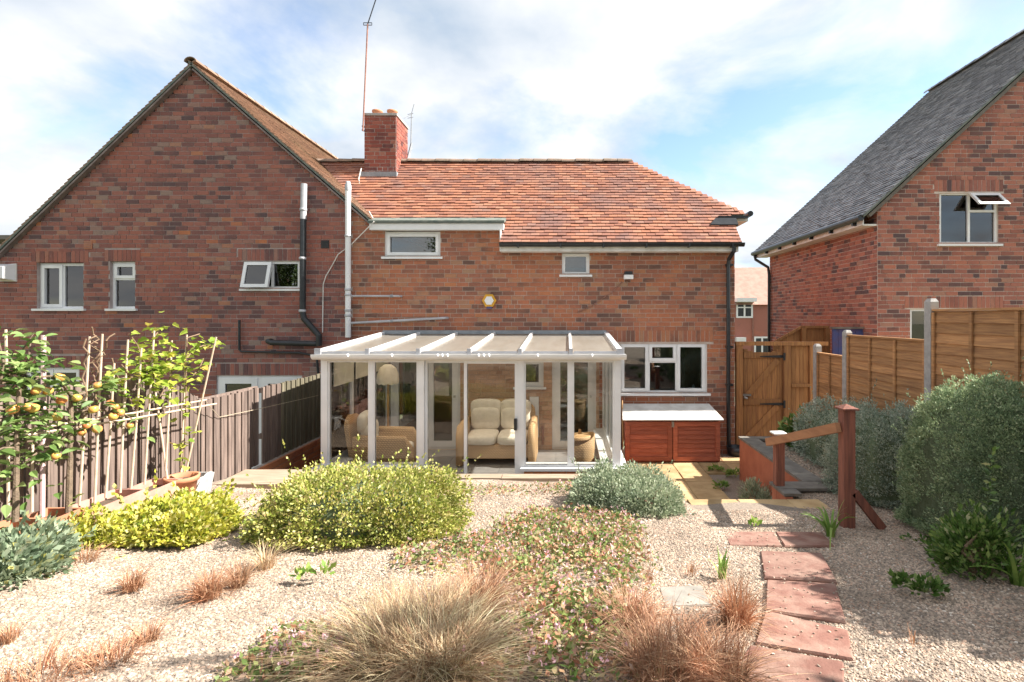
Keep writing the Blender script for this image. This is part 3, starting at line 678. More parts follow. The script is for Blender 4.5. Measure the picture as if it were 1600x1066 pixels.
def glazed_door(parent, x0, x1, z0, z1, yw, leaves):
    for i in range(leaves):
        a = x0 + (x1 - x0) * i / leaves; b = x0 + (x1 - x0) * (i + 1) / leaves
        mb = MB(); ring(mb, a, b, z0, z1, yw + 0.03, yw + 0.10, 0.05); d = mb.build('door', M['upvc'], parent)
        mb = MB(); ring(mb, a + 0.045, b - 0.045, z0 + 0.045, z1 - 0.045, yw + 0.012, yw + 0.075, 0.11); mb.build('door_leaf', M['upvc'], d)
        MB().box(a + 0.15, b - 0.15, yw + 0.04, yw + 0.047, z0 + 0.15, z1 - 0.15).build('pane', M['glass'], d)
        MB().box(b - 0.125, b - 0.085, yw - 0.035, yw + 0.01, 0.98, 1.02).build('handle', M['steel'], d)
glazed_door(house, *CD, YW, 2); glazed_door(house, *CD2, YW, 1)
# inside: rooms behind the windows, side and far walls
rm = MB(); rm.box(XS + 0.02, 3.13, 12.6, 12.7, -0.09, 3.7); rm.box(XS + 0.02, 3.13, 9.9, 13.4, 2.42, 2.5); rm.box(-0.98, -0.92, 9.9, 12.6, 2.5, 3.75); rm.box(0.72, 0.8, 9.9, 12.6, -0.09, 2.42); rm.box(XS + 0.02, 3.1, 9.9, 12.6, -0.15, -0.088)
rm.build('room_partition', M['plaster'], house)
sw = MB(); sw.box(2.92, 3.165, YW + 0.245, 13.4, -0.09, 4.35); sw.box(XS, 3.165, 13.4, 13.65, -0.09, 4.5)
sw.build('side_wall', BM['main'][0], house)
# mugs on the kitchen sill belong to the room
for x, r, h, nm in ((fx(1061), 0.045, 0.10, 'mug'), (fx(1087), 0.03, 0.14, 'bottle')):
    o = MB().lathe([(r * 0.9, 0), (r, 0.01), (r, h * 0.7), (r * (1 if nm == 'mug' else 0.5), h)], (x, YW + 0.17, WK[2] + 0.005), 14, True).build(nm, M['upvc'], None, True)
    tag(o, 'white mug standing inside on the kitchen window sill' if nm == 'mug' else 'small white bottle inside on the kitchen window sill', nm)
# roof: rear slope (towards the camera), hip side, far slope
S2 = 1 / math.sqrt(2); E0 = Vector((0, 9.34, 3.84))
def main_rows(k_s):
    k = k_s * S2
    if k > 2.107: return None
    if k < 0.345: return [(-1.22, 3.20)]
    if k < 0.60: return [(-5.8, 3.20)]
    return [(-5.8, 3.50 - (k - 0.62) * 1.40)]
roof = tile_roof(house, 'roof', 'red', E0, (1, 0, 0), (0, 1, 1), main_rows, focus=(1.8, 9.4, 3.9))
ridge_tiles(roof, (-5.7, 11.45, 5.98), (1.45, 11.45, 5.98), 0.10, M['ridge'])
hp = MB(); hp.add([(1.43, 11.45, 5.92), (3.50, 9.95, 4.42), (3.50, 13.3, 4.42)], [(0, 1, 2)]); hp.add([(1.43, 11.45, 5.92), (3.5, 13.5, 4.2), (-5.8, 13.5, 4.2), (-5.8, 11.45, 5.92)], [(0, 1, 2, 3)])
hp.build('far_slope', TM['red'][0], roof)
MB().box(3.13, 3.54, 9.97, 13.3, 4.36, 4.43).build('soffit', M['white_paint'], roof)
sg = MB().tube([(3.57, 9.92, 4.50), (3.57, 13.3, 4.50)], 0.055, 10); sg.box(2.93, 3.5, 9.86, 9.95, 4.40, 4.445); sg.build('side_gutter', M['black'], roof)
MB().prism([(2.72, 9.70, 4.215), (3.25, 9.70, 4.215), (3.25, 9.83, 4.36), (2.85, 9.83, 4.36)], (0, -0.03, 0.03)).build('gap_shade', M['black'], roof)  # black sheet on the tiles standing in for the shade of a gap
MB().box(-3.66, -1.17, YW - 0.13, YW + 0.02, fz(361), fz(351)).build('fascia', M['upvc'], roof)
MB().add([(-3.68, YW - 0.16, fz(351) + 0.002), (-1.15, YW - 0.16, fz(351) + 0.002), (-1.15, YW + 0.12, fz(351) + 0.10), (-3.68, YW + 0.12, fz(351) + 0.10),
          (-3.68, YW - 0.16, fz(351) + 0.05), (-1.15, YW - 0.16, fz(351) + 0.05), (-1.15, YW + 0.12, fz(351) + 0.15), (-3.68, YW + 0.12, fz(351) + 0.15)],
         [(0,3,2,1),(4,5,6,7),(0,1,5,4),(1,2,6,5),(2,3,7,6),(3,0,4,7)]).build('flat_capping', M['felt'], roof)
MB().box(-1.21, 3.16, 9.40, 9.42, 3.70, 3.83).build('fascia', M['white_paint'], roof)
MB().box(-1.21, 3.16, 9.42, 9.63, 3.70, 3.72).build('soffit', M['white_paint'], roof)
MB().box(-1.225, -1.205, 9.385, 9.64, 3.70, 4.1).build('verge_board', M['white_paint'], roof)
gt = MB(); n = 8
for xx in (0,):
    vs = []
    for x in (-1.22, 3.24):
        for k in range(n + 1):
            t = math.pi + math.pi * k / n; vs.append((x, 9.335 + 0.06 * math.cos(t), 3.845 + 0.07 * math.sin(t)))
        for k in range(n + 1):
            t = 2 * math.pi - math.pi * k / n; vs.append((x, 9.335 + 0.052 * math.cos(t), 3.845 + 0.062 * math.sin(t)))
    m2 = 2 * (n + 1)
    gt.add(vs, [(k, (k + 1) % m2, m2 + (k + 1) % m2, m2 + k) for k in range(m2)] + [tuple(range(m2)), tuple(range(m2, 2 * m2))[::-1]])
for i in range(6): gt.box(-0.9 + i * 0.78, -0.87 + i * 0.78, 9.262, 9.40, 3.765, 3.83)
gt.build('gutter', M['black'], roof)
# chimney
cx0, cx1, cy0, cy1, cz0, cz1 = -4.36, -3.67, 11.05, 11.84, 5.15, 6.84
ch = thing('chimney', (-4, 11.4, 5.2), 'square red brick chimney stack with two clay pots on the tiled ridge', 'chimney')
brick_wall(ch, 'chimney', 'x', cy0, -1, lambda h: (cx0, cx1 - 0.008), cz0, cz1, depth=0.2, wall_name='front_face')
brick_wall(ch, 'chimney', 'y', cx1, 1, lambda h: (cy0 + 0.012, cy1), cz0, cz1, depth=0.2, wall_name='side_face')
MB().box(cx0, cx1 - 0.201, cy0 + 0.201, cy1, cz0, cz1 - 0.002).build('core', BM['chimney'][0], ch)
MB().box(cx0 - 0.02, cx1 + 0.02, cy0 - 0.02, cy1 + 0.02, cz1, cz1 + 0.05).build('cap', M['concrete'], ch)
for x in (-4.17, -3.84): MB().lathe([(0.11, 0), (0.10, 0.02), (0.095, 0.10), (0.115, 0.115), (0.115, 0.15), (0.085, 0.15), (0.08, 0.03)], (x, 11.3, cz1 + 0.05), 18, True).build('chimney_pot', M['terracotta'], ch, True)
MB().box(cx0 - 0.05, cx1 + 0.04, cy0 - 0.10, cy0 - 0.004, 5.50, 5.60).build('lead_flashing', M['lead'], ch)
# aerials
ae = thing('aerial_mast', (-4.41, 11.05, 6.6), 'tall leaning rusty aerial mast strapped to the chimney left side', 'aerial')
a0, a1, a2 = W(567, 205, 11.0), W(574.5, 38, 11.0), W(589, -6, 11.0)
MB().tube([a0, a1], 0.017, 8).build('mast', M['rust'], ae)
mb = MB().tube([a1, a2], 0.012, 8)
mb.build('whip', M['black'], ae)
mb = MB()
for dz in (-0.02, 0.03): mb.beam(a1 + Vector((-0.09, 0, dz)), a1 + Vector((0.09, 0, dz)), 0.012, 0.012)
mb.beam(a1 + Vector((-0.09, 0, -0.02)), a1 + Vector((-0.09, 0, 0.03)), 0.01, 0.01, (1, 0, 0)); mb.beam(a1 + Vector((0.09, 0, -0.02)), a1 + Vector((0.09, 0, 0.03)), 0.01, 0.01, (1, 0, 0))
mb.build('cross_element', M['black'], ae)
mb = MB().beam(W(566, 197, 11.0), (cx0 + 0.01, cy0 + 0.03, W(566, 197, 11.0).z), 0.03, 0.03); mb.beam(W(566, 203, 11.0), (cx0 + 0.01, cy0 + 0.03, W(566, 203, 11.0).z), 0.03, 0.03); mb.build('bracket', M['lead'], ae)
a2_ = thing('small_aerial', (-3.6, 11.85, 6.2), 'small dark forked aerial behind the chimney right side', 'aerial')
b0, b1 = W(642, 235, 11.95), W(643, 178, 11.95)
mb = MB().tube([b0, b1], 0.012, 8); mb.build('mast', M['lead'], a2_)
mb = MB().tube([b1, W(647, 163, 11.95)], 0.009, 6).tube([b1 + Vector((0.02, 0, 0)), W(631, 185, 11.8)], 0.008, 6)
for dv in (0, 6): mb.tube([W(637, 179 + dv, 11.95), W(646, 177 + dv, 11.95)], 0.006, 6)
mb.build('elements', M['lead'], a2_)
mb = MB().beam((cx1 - 0.02, 11.8, 6.03), W(643, 224, 11.95), 0.03, 0.03).beam((cx1 - 0.02, 11.8, 5.93), W(643, 231, 11.95), 0.03, 0.03); mb.build('bracket', M['lead'], a2_)
cb = MB().tube([(-4.40, 10.98, 5.68), (-4.42, 10.9, 5.44), W(562, 290, 10.75), W(564, 303, 10.55), W(575, 328, 10.1), W(583, 342, 9.75), W(584, 347, 9.45)], 0.012, 6).tube([W(584, 347, 9.45), W(549, 382, 9.60), W(528, 398, 9.61), W(519, 415, 9.61), W(509, 432, 9.61), W(505, 445, 9.61), W(504, 520, 9.61)], 0.009, 6)
tag(cb.build('aerial_cable', M['white_paint']), 'thin white cable running from the chimney down across the brick wall', 'cable')

# pipes and fittings on the wall
fl = thing('white_flue_pipe', (fx(547), 9.5, 2), 'tall straight white flue pipe beside the conservatory roof', 'pipe')
px = fx(547); MB().tube([(px, 9.55, fz(527)), (px, 9.55, fz(296))], 0.052, 14).build('pipe', M['upvc'], fl, False)
MB().lathe([(0.058, 0), (0.058, 0.10), (0.04, 0.14), (0.04, 0.17)], (px, 9.55, fz(300)), 14, True).build('cap', M['grey_pvc'], fl, True)
for v in (372, 455, 463, 487, 495): MB().lathe([(0.052, 0), (0.062, 0.004), (0.062, 0.04), (0.052, 0.044)], (px, 9.55, fz(v)), 14).build('collar', M['grey_pvc'], fl, True)
for v0, v1, u1, lab in ((463, 463, 626, 'upper thin grey waste pipe along the wall from the flue'), (505, 497, 698, 'lower grey waste pipe sloping above the conservatory roof')):
    o = thing('waste_pipe', (px, 9.58, fz(v0)), lab, 'pipe')
    MB().tube([(px + 0.05, 9.57, fz(v0)), (fx(u1), 9.57, fz(v1)), (fx(u1) + 0.02, 9.63, fz(v1))], 0.02 if u1 < 650 else 0.024, 10).build('pipe', M['grey_pvc'], o)
    MB().tube([(fx(612), 9.57, fz(v0 + (v1 - v0) * 0.4)), (fx(616), 9.57, fz(v0 + (v1 - v0) * 0.42))], 0.03, 10).build('clip', M['lead'], o)
sp = thing('soil_pipe', (fx(478), 9.5, 2), 'thick black soil pipe with grey top bending at the gable foot', 'pipe')
MB().tube([(fx(479), 9.52, fz(345)), (fx(478), 9.52, fz(488)), (fx(480), 9.52, fz(498)), (fx(497), 9.52, fz(517)), (fx(503), 9.52, fz(524)), (fx(503), 9.52, fz(540))], 0.055, 14).build('pipe', M['black'], sp)
MB().tube([(fx(480), 9.52, fz(290)), (fx(479), 9.52, fz(344.6))], 0.055, 14).build('vent_pipe', M['grey_pvc'], sp)
MB().tube([(fx(425), 9.62, fz(533)), (fx(425), 9.52, fz(533)), (fx(430), 9.52, fz(535)), (fx(500), 9.52, fz(537))], 0.05, 14).build('branch', M['black'], sp)
for u, v in ((479, 332), (478, 407), (477.5, 488)): MB().lathe([(0.055, 0), (0.064, 0.004), (0.064, 0.045), (0.055, 0.05)], (fx(u), 9.52, fz(v)), 14).build('collar', M['grey_pvc'], sp, True)
o = thing('overflow_pipe', (fx(377), 9.6, 2), 'thin black pipe dropping then running level along the gable wall', 'pipe')
MB().tube([(fx(377), 9.58, fz(500)), (fx(377), 9.58, fz(546)), (fx(380), 9.58, fz(549)), (fx(470), 9.58, fz(551)), (fx(497), 9.58, fz(556)), (fx(500), 9.58, fz(590))], 0.022, 10).build('pipe', M['black'], o)
dp = thing('downpipe', (fx(1138), 9.5, 0), 'black rainwater downpipe at the right corner of the brown house', 'pipe')
MB().tube([W(1147, 385, 9.34), W(1147, 392, 9.34), W(1139, 405, 9.54), W(1138, 414, 9.56), W(1138, 640, 9.56), W(1139, 706, 9.56)], 0.037, 12).build('pipe', M['black'], dp)
for v in (414, 541, 600): MB().box(fx(1138) - 0.06, fx(1138) + 0.06, 9.53, 9.64, fz(v) - 0.03, fz(v) + 0.01).build('clip', M['black'], dp)
MB().lathe([(0.12, 0), (0.155, 0.02), (0.17, 0.16), (0.155, 0.16), (0.14, 0.03)], (fx(1144), 9.42, -0.05), 16, True).build('gully_pot', M['black'], dp, True)
al = thing('alarm_box', (fx(765), 9.6, fz(470)), 'yellow hexagonal alarm box with white centre on the brick wall', 'alarm')
hexa = lambda r, y: [(fx(765) + r * math.cos(R(60 * i)), y, fz(470) + r * math.sin(R(60 * i))) for i in range(6)]
MB().prism(hexa(0.135, 9.636), (0, -0.06, 0)).build('case', M['yellow'], al)
MB().prism(hexa(0.088, 9.575), (0, -0.012, 0)).build('front_plate', M['upvc'], al)
MB().box(fx(765) - 0.05, fx(765) + 0.05, 9.575, 9.63, fz(470) - 0.15, fz(470) - 0.112).build('strobe', M['blue_paint'], al)
fl2 = thing('security_light', (fx(980), 9.55, fz(432)), 'small black security floodlight with white lens right of small window', 'light')
MB().box(fx(975), fx(987), 9.50, 9.62, fz(430), fz(425)).build('housing', M['black'], fl2)
MB().box(fx(974), fx(988), 9.48, 9.60, fz(437), fz(430.5)).build('lens', M['upvc'], fl2)
MB().tube([(fx(972), 9.625, fz(440)), (fx(958), 9.625, fz(455)), (fx(925), 9.625, fz(478)), (fx(902), 9.625, fz(488))], 0.008, 6).build('cable', M['rust'], fl2)
for i, (u, v, lab) in enumerate(((508, 382, 'dark square vent in the gable wall right of the soil pipe'), (138, 383, 'red air brick above the leftmost gable windows'))):
    vb = thing('air_brick', (fx(u), YW, fz(v)), lab, 'vent'); s = 0.075
    MB().box(fx(u) - s, fx(u) + s, YW - 0.012, YW + 0.0, fz(v) - s, fz(v) + s).build('frame', M['black_iron'] if i == 0 else M['terracotta'], vb)
    for k in range(4): MB().box(fx(u) - s + 0.01, fx(u) + s - 0.01, YW - 0.018, YW - 0.0125, fz(v) - s + 0.012 + k * 0.036, fz(v) - s + 0.03 + k * 0.036).build('slat', M['black_iron'] if i == 0 else M['rust'], vb)
# ================================================================== LEFT GABLE HOUSE
gh = thing('gable_house', (-7, YW, -0.7), 'tall dark red brick gabled house joined on the left', 'house')
AX, AZ = fx(304), 7.17; SL, SR = 0.962, 0.872
L1 = (fx(57), fx(130), fz(483), fz(411)); L2 = (fx(171), fx(211), fz(483), fz(409)); L3 = (fx(380), fx(468), fz(452), fz(408))
LD = (fx(338), fx(472), -0.68, fz(587)); LW = (fx(38), fx(124), 0.3, fz(575))
def gable_outline(h):
    x0 = max(-11.9, AX - (AZ - h) / SL + 0.05); x1 = min(XS - 0.002, AX + (AZ - h) / SR - 0.05)
    return (x0, x1) if x1 > x0 else None
gw = brick_wall(gh, 'gable', 'x', YW, -1, gable_outline, -0.69, AZ - 0.03, [L1, L2, L3, LD, LW], [(w[0] - 0.1, w[1] + 0.1, w[3] + 0.004) for w in (L1, L2, L3, LW)] + [(LD[0], LD[1], LD[3] + 0.004)], focus=(-5.3, 3.8))
# fill of wall between the party line and the verge belongs to the main house
brick_wall(house, 'main', 'x', YW, -1, lambda h: (XS + 0.001, min(-3.70, AX + (AZ - h) / SR - 0.05)) if AX + (AZ - h) / SR - 0.05 > XS + 0.05 else None, 4.13, 4.9, indiv=0, wall_name='upper_wall')
window(gh, *L1, YW, [(0, 0.5, 0, 1, True), (0.5, 1, 0, 1, False)], recess=0.07)
window(gh, *L2, YW, [(0, 1, 0.64, 1, True), (0, 1, 0, 0.64, False)], recess=0.07)
l3 = window(gh, *L3, YW, [(0.0, 0.5, 0, 1, False), (0.5, 1, 0, 1, False)], recess=0.03)
mb = MB(); x0, x1, z0, z1 = L3[0] + 0.03, L3[0] + 0.54, L3[2] + 0.03, L3[3] - 0.02          # casement pushed open at the foot
def lean(vs): return [(x, y - 0.13 * (z1 - z) / (z1 - z0), z) for x, y, z in vs]
ring(mb, x0, x1, z0, z1, YW - 0.02, YW + 0.03, 0.06); mb.v = [Vector(p) for p in lean([tuple(v) for v in mb.v])]; mb.build('sash', M['upvc'], l3)
mb = MB().box(x0 + 0.05, x1 - 0.05, YW + 0.002, YW + 0.008, z0 + 0.05, z1 - 0.05); mb.v = [Vector(p) for p in lean([tuple(v) for v in mb.v])]; mb.build('pane', M['glass'], l3)
window(gh, *LW, YW, [(0, 0.5, 0, 1, True), (0.5, 1, 0, 1, True)], recess=0.05)
glazed_door(gh, LD[0], LD[1], LD[2], LD[3], YW, 2)
mb = MB()
for k in range(2):
    xa, xb = (L1[0] + 0.05, L1[0] + 0.42) if k == 0 else (L1[0] + 0.52, L1[1] - 0.05)
    vs = []; n = 24
    for i in range(n + 1):
        t = i / n; vs += [(xa + (xb - xa) * t, YW + 0.24 + 0.025 * math.sin(t * 26), z) for z in (L1[2], L1[3])]
    mb.add(vs, [(2*i, 2*i+2, 2*i+3, 2*i+1) for i in range(n)])
mb.build('curtain', M['curtain'], gh)
rm = MB(); rm.box(-11.8, XS - 0.1, 12.2, 12.3, -0.68, 4.0); rm.box(-11.8, XS - 0.1, 9.9, 12.2, 2.2, 2.3); rm.box(-11.8, XS - 0.1, 9.9, 12.2, 4.0, 4.08); rm.build('room_partition', M['plaster'], gh)
sw = MB(); sw.box(-11.9, -11.65, YW + 0.245, 17, -0.69, 2.35); sw.box(-11.64, XS, 16.75, 17, -0.69, 4.2); sw.build('side_wall', BM['gable'][0], gh)
e1 = Vector((-3.58, 9.55, AZ + 0.06 - SR * (-3.58 - AX)))
g1 = tile_roof(gh, 'roof', 'brown', e1, (0, 1, 0), (-1, 0, SR), lambda k: None if k > (-3.58 - AX) * math.hypot(1, SR) else [(0, 7.4)], focus=(-4, 9.5, 4.5), tw=0.165)
e2 = Vector((-12.1, 9.55, AZ + 0.06 - SL * (AX + 12.1)))
g2 = tile_roof(gh, 'roof', 'brown', e2, (0, 1, 0), (1, 0, SL), lambda k: None if k > (AX + 12.1) * math.hypot(1, SL) else [(0, 7.4)], focus=(-9, 9.5, 5), indiv=120)
ridge_tiles(g1, (AX, 9.52, AZ + 0.11), (AX, 16.9, AZ + 0.11), 0.11, TM['brown'][1])
vb = MB(); vb.beam((AX + 0.02, 9.60, AZ - 0.045), (-3.62, 9.60, AZ - 0.045 - SR * (-3.64 - AX)), 0.10, 0.03); vb.build('verge_mortar', M['verge'], g1)
vb = MB(); vb.beam((AX - 0.02, 9.60, AZ - 0.045), (-12.0, 9.60, AZ - 0.045 - SL * (AX + 12.0)), 0.10, 0.03); vb.build('verge_mortar', M['verge'], g2)
wb = thing('wall_box', (fx(12), 9.5, fz(427)), 'pale box mounted on the gable wall at the far left edge', 'box')
MB().prism([(fx(-1), 9.64, fz(440)), (fx(27), 9.64, fz(440)), (fx(27), 9.64, fz(412)), (fx(-1), 9.64, fz(414))], (0, -0.02, 0)).build('back_plate', M['upvc_warm'], wb)
mb = MB(); mb.add([(fx(0), 9.618, fz(439)), (fx(26), 9.618, fz(439)), (fx(26), 9.618, fz(413)), (fx(0), 9.618, fz(413)), (fx(3), 9.45, fz(436)), (fx(21), 9.45, fz(436)), (fx(21), 9.45, fz(418)), (fx(3), 9.45, fz(418))],
       [(0,3,2,1),(4,5,6,7),(0,1,5,4),(1,2,6,5),(2,3,7,6),(3,0,4,7)]); mb.build('hood', M['upvc'], wb)

# ================================================================== RIGHT HOUSE
YR = 9.55; XR = 5.80; rx_ = lambda u: (u - VPU) * YR / F; rz_ = lambda v: 2.5 - (v - VPV) * YR / F
rh = thing('slate_house', (8, YR, -0.7), 'red brick house with steep grey slate roof on the right', 'house')
RA = 10.5; RAZ = 8.98
def right_outline(h):
    x0 = XR + 0.008 if h < 4.62 else 5.60 + (h - 4.40) / 0.915
    return (x0, 9.6) if x0 < 9.5 else None
R1 = (rx_(1468), rx_(1560), rz_(382), rz_(300)); R2 = (rx_(1422), rx_(1560), rz_(580), rz_(482))
brick_wall(rh, 'right', 'x', YR, -1, right_outline, 0.4, 8.2, [R1, R2], [(w[0] - 0.1, w[1] + 0.1, w[3] + 0.004) for w in (R1, R2)], focus=(7.2, 3.6))
brick_wall(rh, 'right', 'y', XR, -1, lambda h: (YR + 0.012, 14.6), -0.05, 4.5, [], [], focus=(10.5, 3.2), wall_name='side_wall')
mb = MB(); mb.add([(9.6, YR, -0.7), (15.2, YR, -0.7), (15.2, YR, 4.6), (RA, YR, RAZ), (9.6, YR, 8.15), (9.6, YR+.24, -0.7), (15.2, YR+.24, -0.7), (15.2, YR+.24, 4.6), (RA, YR+.24, RAZ), (9.6, YR+.24, 8.15)],
     [(0,1,2,3,4), (9,8,7,6,5), (0,5,6,1), (1,6,7,2), (2,7,8,3), (3,8,9,4), (4,9,5,0)]); mb.build('gable_end', BM['right'][0], rh)
mb = MB(); mb.box(XR + 0.241, 15.2, 14.4, 14.6, -0.7, 4.5); mb.box(15.0, 15.2, YR + 0.25, 14.39, -0.7, 4.5); mb.box(XR + 0.25, 14.99, 12.2, 12.3, 0, 4.3); mb.box(7.2, 13.8, 12.2, 12.3, 4.3, 5.5); mb.box(XR + 0.25, 14.99, YR + 0.25, 12.19, 3.1, 3.2); mb.build('room_partition', M['plaster'], rh)
r1 = window(rh, *R1, YR, [(0, 0.52, 0, 1, False), (0.52, 1, 0.64, 1, False), (0.52, 1, 0, 0.64, False)], recess=0.03)
mb = MB(); x0, x1, z0, z1 = R1[0] + 0.55, R1[1] - 0.0, R1[2] + 0.66, R1[3] - 0.03
def lean2(vs): return [(x, y - 0.24 * (z1 - z) / (z1 - z0), z + 0.04 * (z1 - z) / (z1 - z0)) for x, y, z in vs]
ring(mb, x0, x1, z0, z1, YR - 0.03, YR + 0.02, 0.055); mb.v = [Vector(p) for p in lean2([tuple(v) for v in mb.v])]; mb.build('sash', M['upvc'], r1)
mb = MB().box(x0 + 0.045, x1 - 0.045, YR - 0.008, YR - 0.002, z0 + 0.045, z1 - 0.045); mb.v = [Vector(p) for p in lean2([tuple(v) for v in mb.v])]; mb.build('pane', M['glass'], r1)
window(rh, *R2, YR, [(0, 0.5, 0, 1, False), (0.5, 1, 0, 1, False)], recess=0.03)
e3 = Vector((5.46, 9.42, 4.36)); 
sr = tile_roof(rh, 'roof', 'slate', e3, (0, 1, 0), (1, 0, 0.915), lambda k: None if k > (RA - 5.46) * math.hypot(1, 0.915) else [(0, 5.5)], focus=(6.5, 9.5, 5), gauge=0.1, tw=0.165)
mb = MB().add([(RA, 9.42, RAZ - 0.02), (RA, 14.9, RAZ - 0.02), (15.6, 14.9, 4.3), (15.6, 9.42, 4.3), (RA, 9.42, RAZ - 0.06), (RA, 14.9, RAZ - 0.06), (15.6, 14.9, 4.26), (15.6, 9.42, 4.26)], [(0,3,2,1),(4,5,6,7),(0,1,5,4),(1,2,6,5),(2,3,7,6),(3,0,4,7)]); mb.build('far_slope', TM['slate'][0], sr)
ridge_tiles(sr, (RA, 9.4, RAZ + 0.05), (RA, 14.9, RAZ + 0.05), 0.11, TM['slate'][1])
vb = MB(); vb.beam((5.60, 9.50, 4.37), (RA, 9.50, 4.37 + 0.915 * (RA - 5.60)), 0.09, 0.06); vb.build('verge_mortar', M['coping'], sr)
mb = MB().box(5.52, 5.795, 9.56, 14.8, 4.20, 4.23).box(5.50, 5.52, 9.50, 14.85, 4.20, 4.34); mb.build('soffit', M['white_paint'], sr)
mb = MB().tube([(5.44, 9.45, 4.33), (5.44, 14.95, 4.33)], 0.06, 10)
for i in range(7): mb.box(5.42, 5.52, 9.7 + i * 0.85, 9.74 + i * 0.85, 4.22, 4.30)
mb.build('gutter', M['black'], sr)
rd = thing('rear_downpipe', (5.75, 14.55, 0), 'dark downpipe at the far corner of the slate roofed house', 'pipe')
MB().tube([(5.44, 14.8, 4.28), (5.46, 14.78, 4.15), (5.72, 14.52, 3.9), (5.74, 14.5, 3.7), (5.74, 14.5, -0.05)], 0.04, 10).build('pipe', M['black'], rd)

# ================================================================== FAR HOUSE
fh = thing('far_house', (11, 36, -0.7), 'distant brick house with red roof paled in colour for haze, seen through the gap above the gate', 'house')
YF = 36.0; P_ = lambda u, v: W(u, v, YF)
mb = MB().box(P_(1090, 0).x, P_(1290, 0).x, YF, YF + 7, -0.7, P_(0, 474).z); mb.build('wall', BM['right'][0], fh)
a, b = P_(1085, 474), P_(1295, 474); rt = CZ + (495 - 418) * (YF + 3.4) / F
rf = MB().add([(a.x, YF - 0.25, a.z - 0.1), (b.x, YF - 0.25, a.z - 0.1), (b.x, YF + 3.4, rt), (a.x, YF + 3.4, rt), (a.x, YF + 7.2, a.z - 0.1), (b.x, YF + 7.2, a.z - 0.1)],
          [(0,1,2,3), (3,2,5,4), (0,3,4), (1,5,2), (0,4,5,1)]).build('roof', M['far_roof'], fh)
for (u0, u1, v0, v1) in ((1150, 1176, 472, 497), (1178, 1203, 526, 556)):
    p, q = P_(u0, v1), P_(u1, v0)
    f = MB(); ring(f, p.x, q.x, p.z, q.z, YF - 0.06, YF + 0.01, 0.12); f.box((p.x+q.x)/2 - 0.06, (p.x+q.x)/2 + 0.06, YF - 0.055, YF - 0.001, p.z + .12, q.z - .12); f.box(p.x + .12, q.x - .12, YF - 0.05, YF - 0.002, p.z + (q.z-p.z)*.62, p.z + (q.z-p.z)*.62 + 0.08)
    w_ = f.build('window', M['upvc'], fh); MB().box(p.x + .1, q.x - .1, YF - 0.03, YF - 0.004, p.z + .1, q.z - .1).build('pane', M['black'], w_)
p, q = P_(1148, 472), P_(1178, 466); MB().box(p.x, q.x, YF - 0.6, YF, p.z, q.z).build('dormer_fascia', M['upvc'], fh)
p, q = P_(1147, 535), P_(1162, 527); MB().box(p.x, q.x, YF - 0.5, YF, p.z, q.z).build('porch_fascia', M['upvc'], fh)
mb = MB().tube([P_(1176, 497) + Vector((0, -0.05, 0)), P_(1176, 560) + Vector((0, -0.05, 0))], 0.05, 8); mb.build('downpipe', M['rust'], fh)
# ================================================================== CONSERVATORY
YC = 7.2; CX0, CX1 = -3.43, 0.76; ZE = 1.985; ZR = 2.15
con = thing('conservatory', (-1.3, 8.4, 0), 'white framed lean-to conservatory with bronze roof panels and sliding door', 'conservatory')
bx = [CX0 + (CX1 - CX0) * i / 6 for i in range(7)]
# floor tiles and dwarf walls
MB().box(CX0, CX1, YC - 0.05, YW - 0.001, -0.085, -0.012).build('floor', M['concrete'], con)
fl_ = con.children[-1] if False else [c for c in con.children if c.name.startswith('floor')][0]
for i in range(9):
    for j in range(5):
        x0 = CX0 + 0.06 + i * 0.455; y0 = YC + 0.1 + j * 0.465
        o = MB().box(x0, min(x0 + 0.45, CX1 - 0.06), y0, min(y0 + 0.46, YW - 0.01), -0.012, 0.0).build('floor_tile', M['floor_tile'], fl_)
dl = brick_wall(con, 'orange', 'x', YC - 0.02, -1, lambda h: (CX0, bx[2] - 0.02), -0.085, 0.36, depth=0.16, wall_name='dwarf_wall')
dr = brick_wall(con, 'orange', 'x', YC - 0.02, -1, lambda h: (bx[4] + 0.02, CX1), -0.085, 0.36, depth=0.16, wall_name='dwarf_wall')
for x in (CX0, CX1 - 0.16): MB().box(x, x + 0.16, YC + 0.14, YW - 0.002, -0.085, 0.36).build('dwarf_wall', BM['orange'][0], con)
ZS = 0.40
MB().box(CX0 - 0.1, bx[2] + 0.0, YC - 0.13, YC + 0.20, 0.362, ZS).build('sill', M['upvc'], con)
MB().box(bx[4] - 0.0, CX1 + 0.1, YC - 0.13, YC + 0.20, 0.362, ZS).build('sill', M['upvc'], con)
MB().box(CX1 - 0.26, CX1 + 0.1, YC + 0.201, YW - 0.003, 0.363, ZS).build('sill', M['upvc'], con)
MB().box(CX0 - 0.1, CX0 + 0.26, YC + 0.201, YW - 0.003, 0.363, ZS).build('sill', M['upvc'], con)
ZH = ZE - 0.10
def post(x, y, w=0.045, d=0.075, z0=ZS, z1=ZH, nm='mullion'): return MB().box(x - w/2, x + w/2, y - d/2, y + d/2, z0, z1).build(nm, M['upvc'], con)
post(CX0 + 0.045, YC, 0.09, 0.10, ZS, ZH, 'corner_post'); post(CX1 - 0.045, YC, 0.09, 0.10, ZS, ZH, 'corner_post')
for i in (1, 5): post(bx[i], YC)
for i in (2, 4): post(bx[i], YC, 0.085, 0.10, 0.0, ZH, 'door_post')
MB().box(CX0 + 0.001, CX1 - 0.001, YC - 0.055, YC + 0.055, ZH + 0.001, ZE).build('eaves_beam', M['upvc_warm'], con)
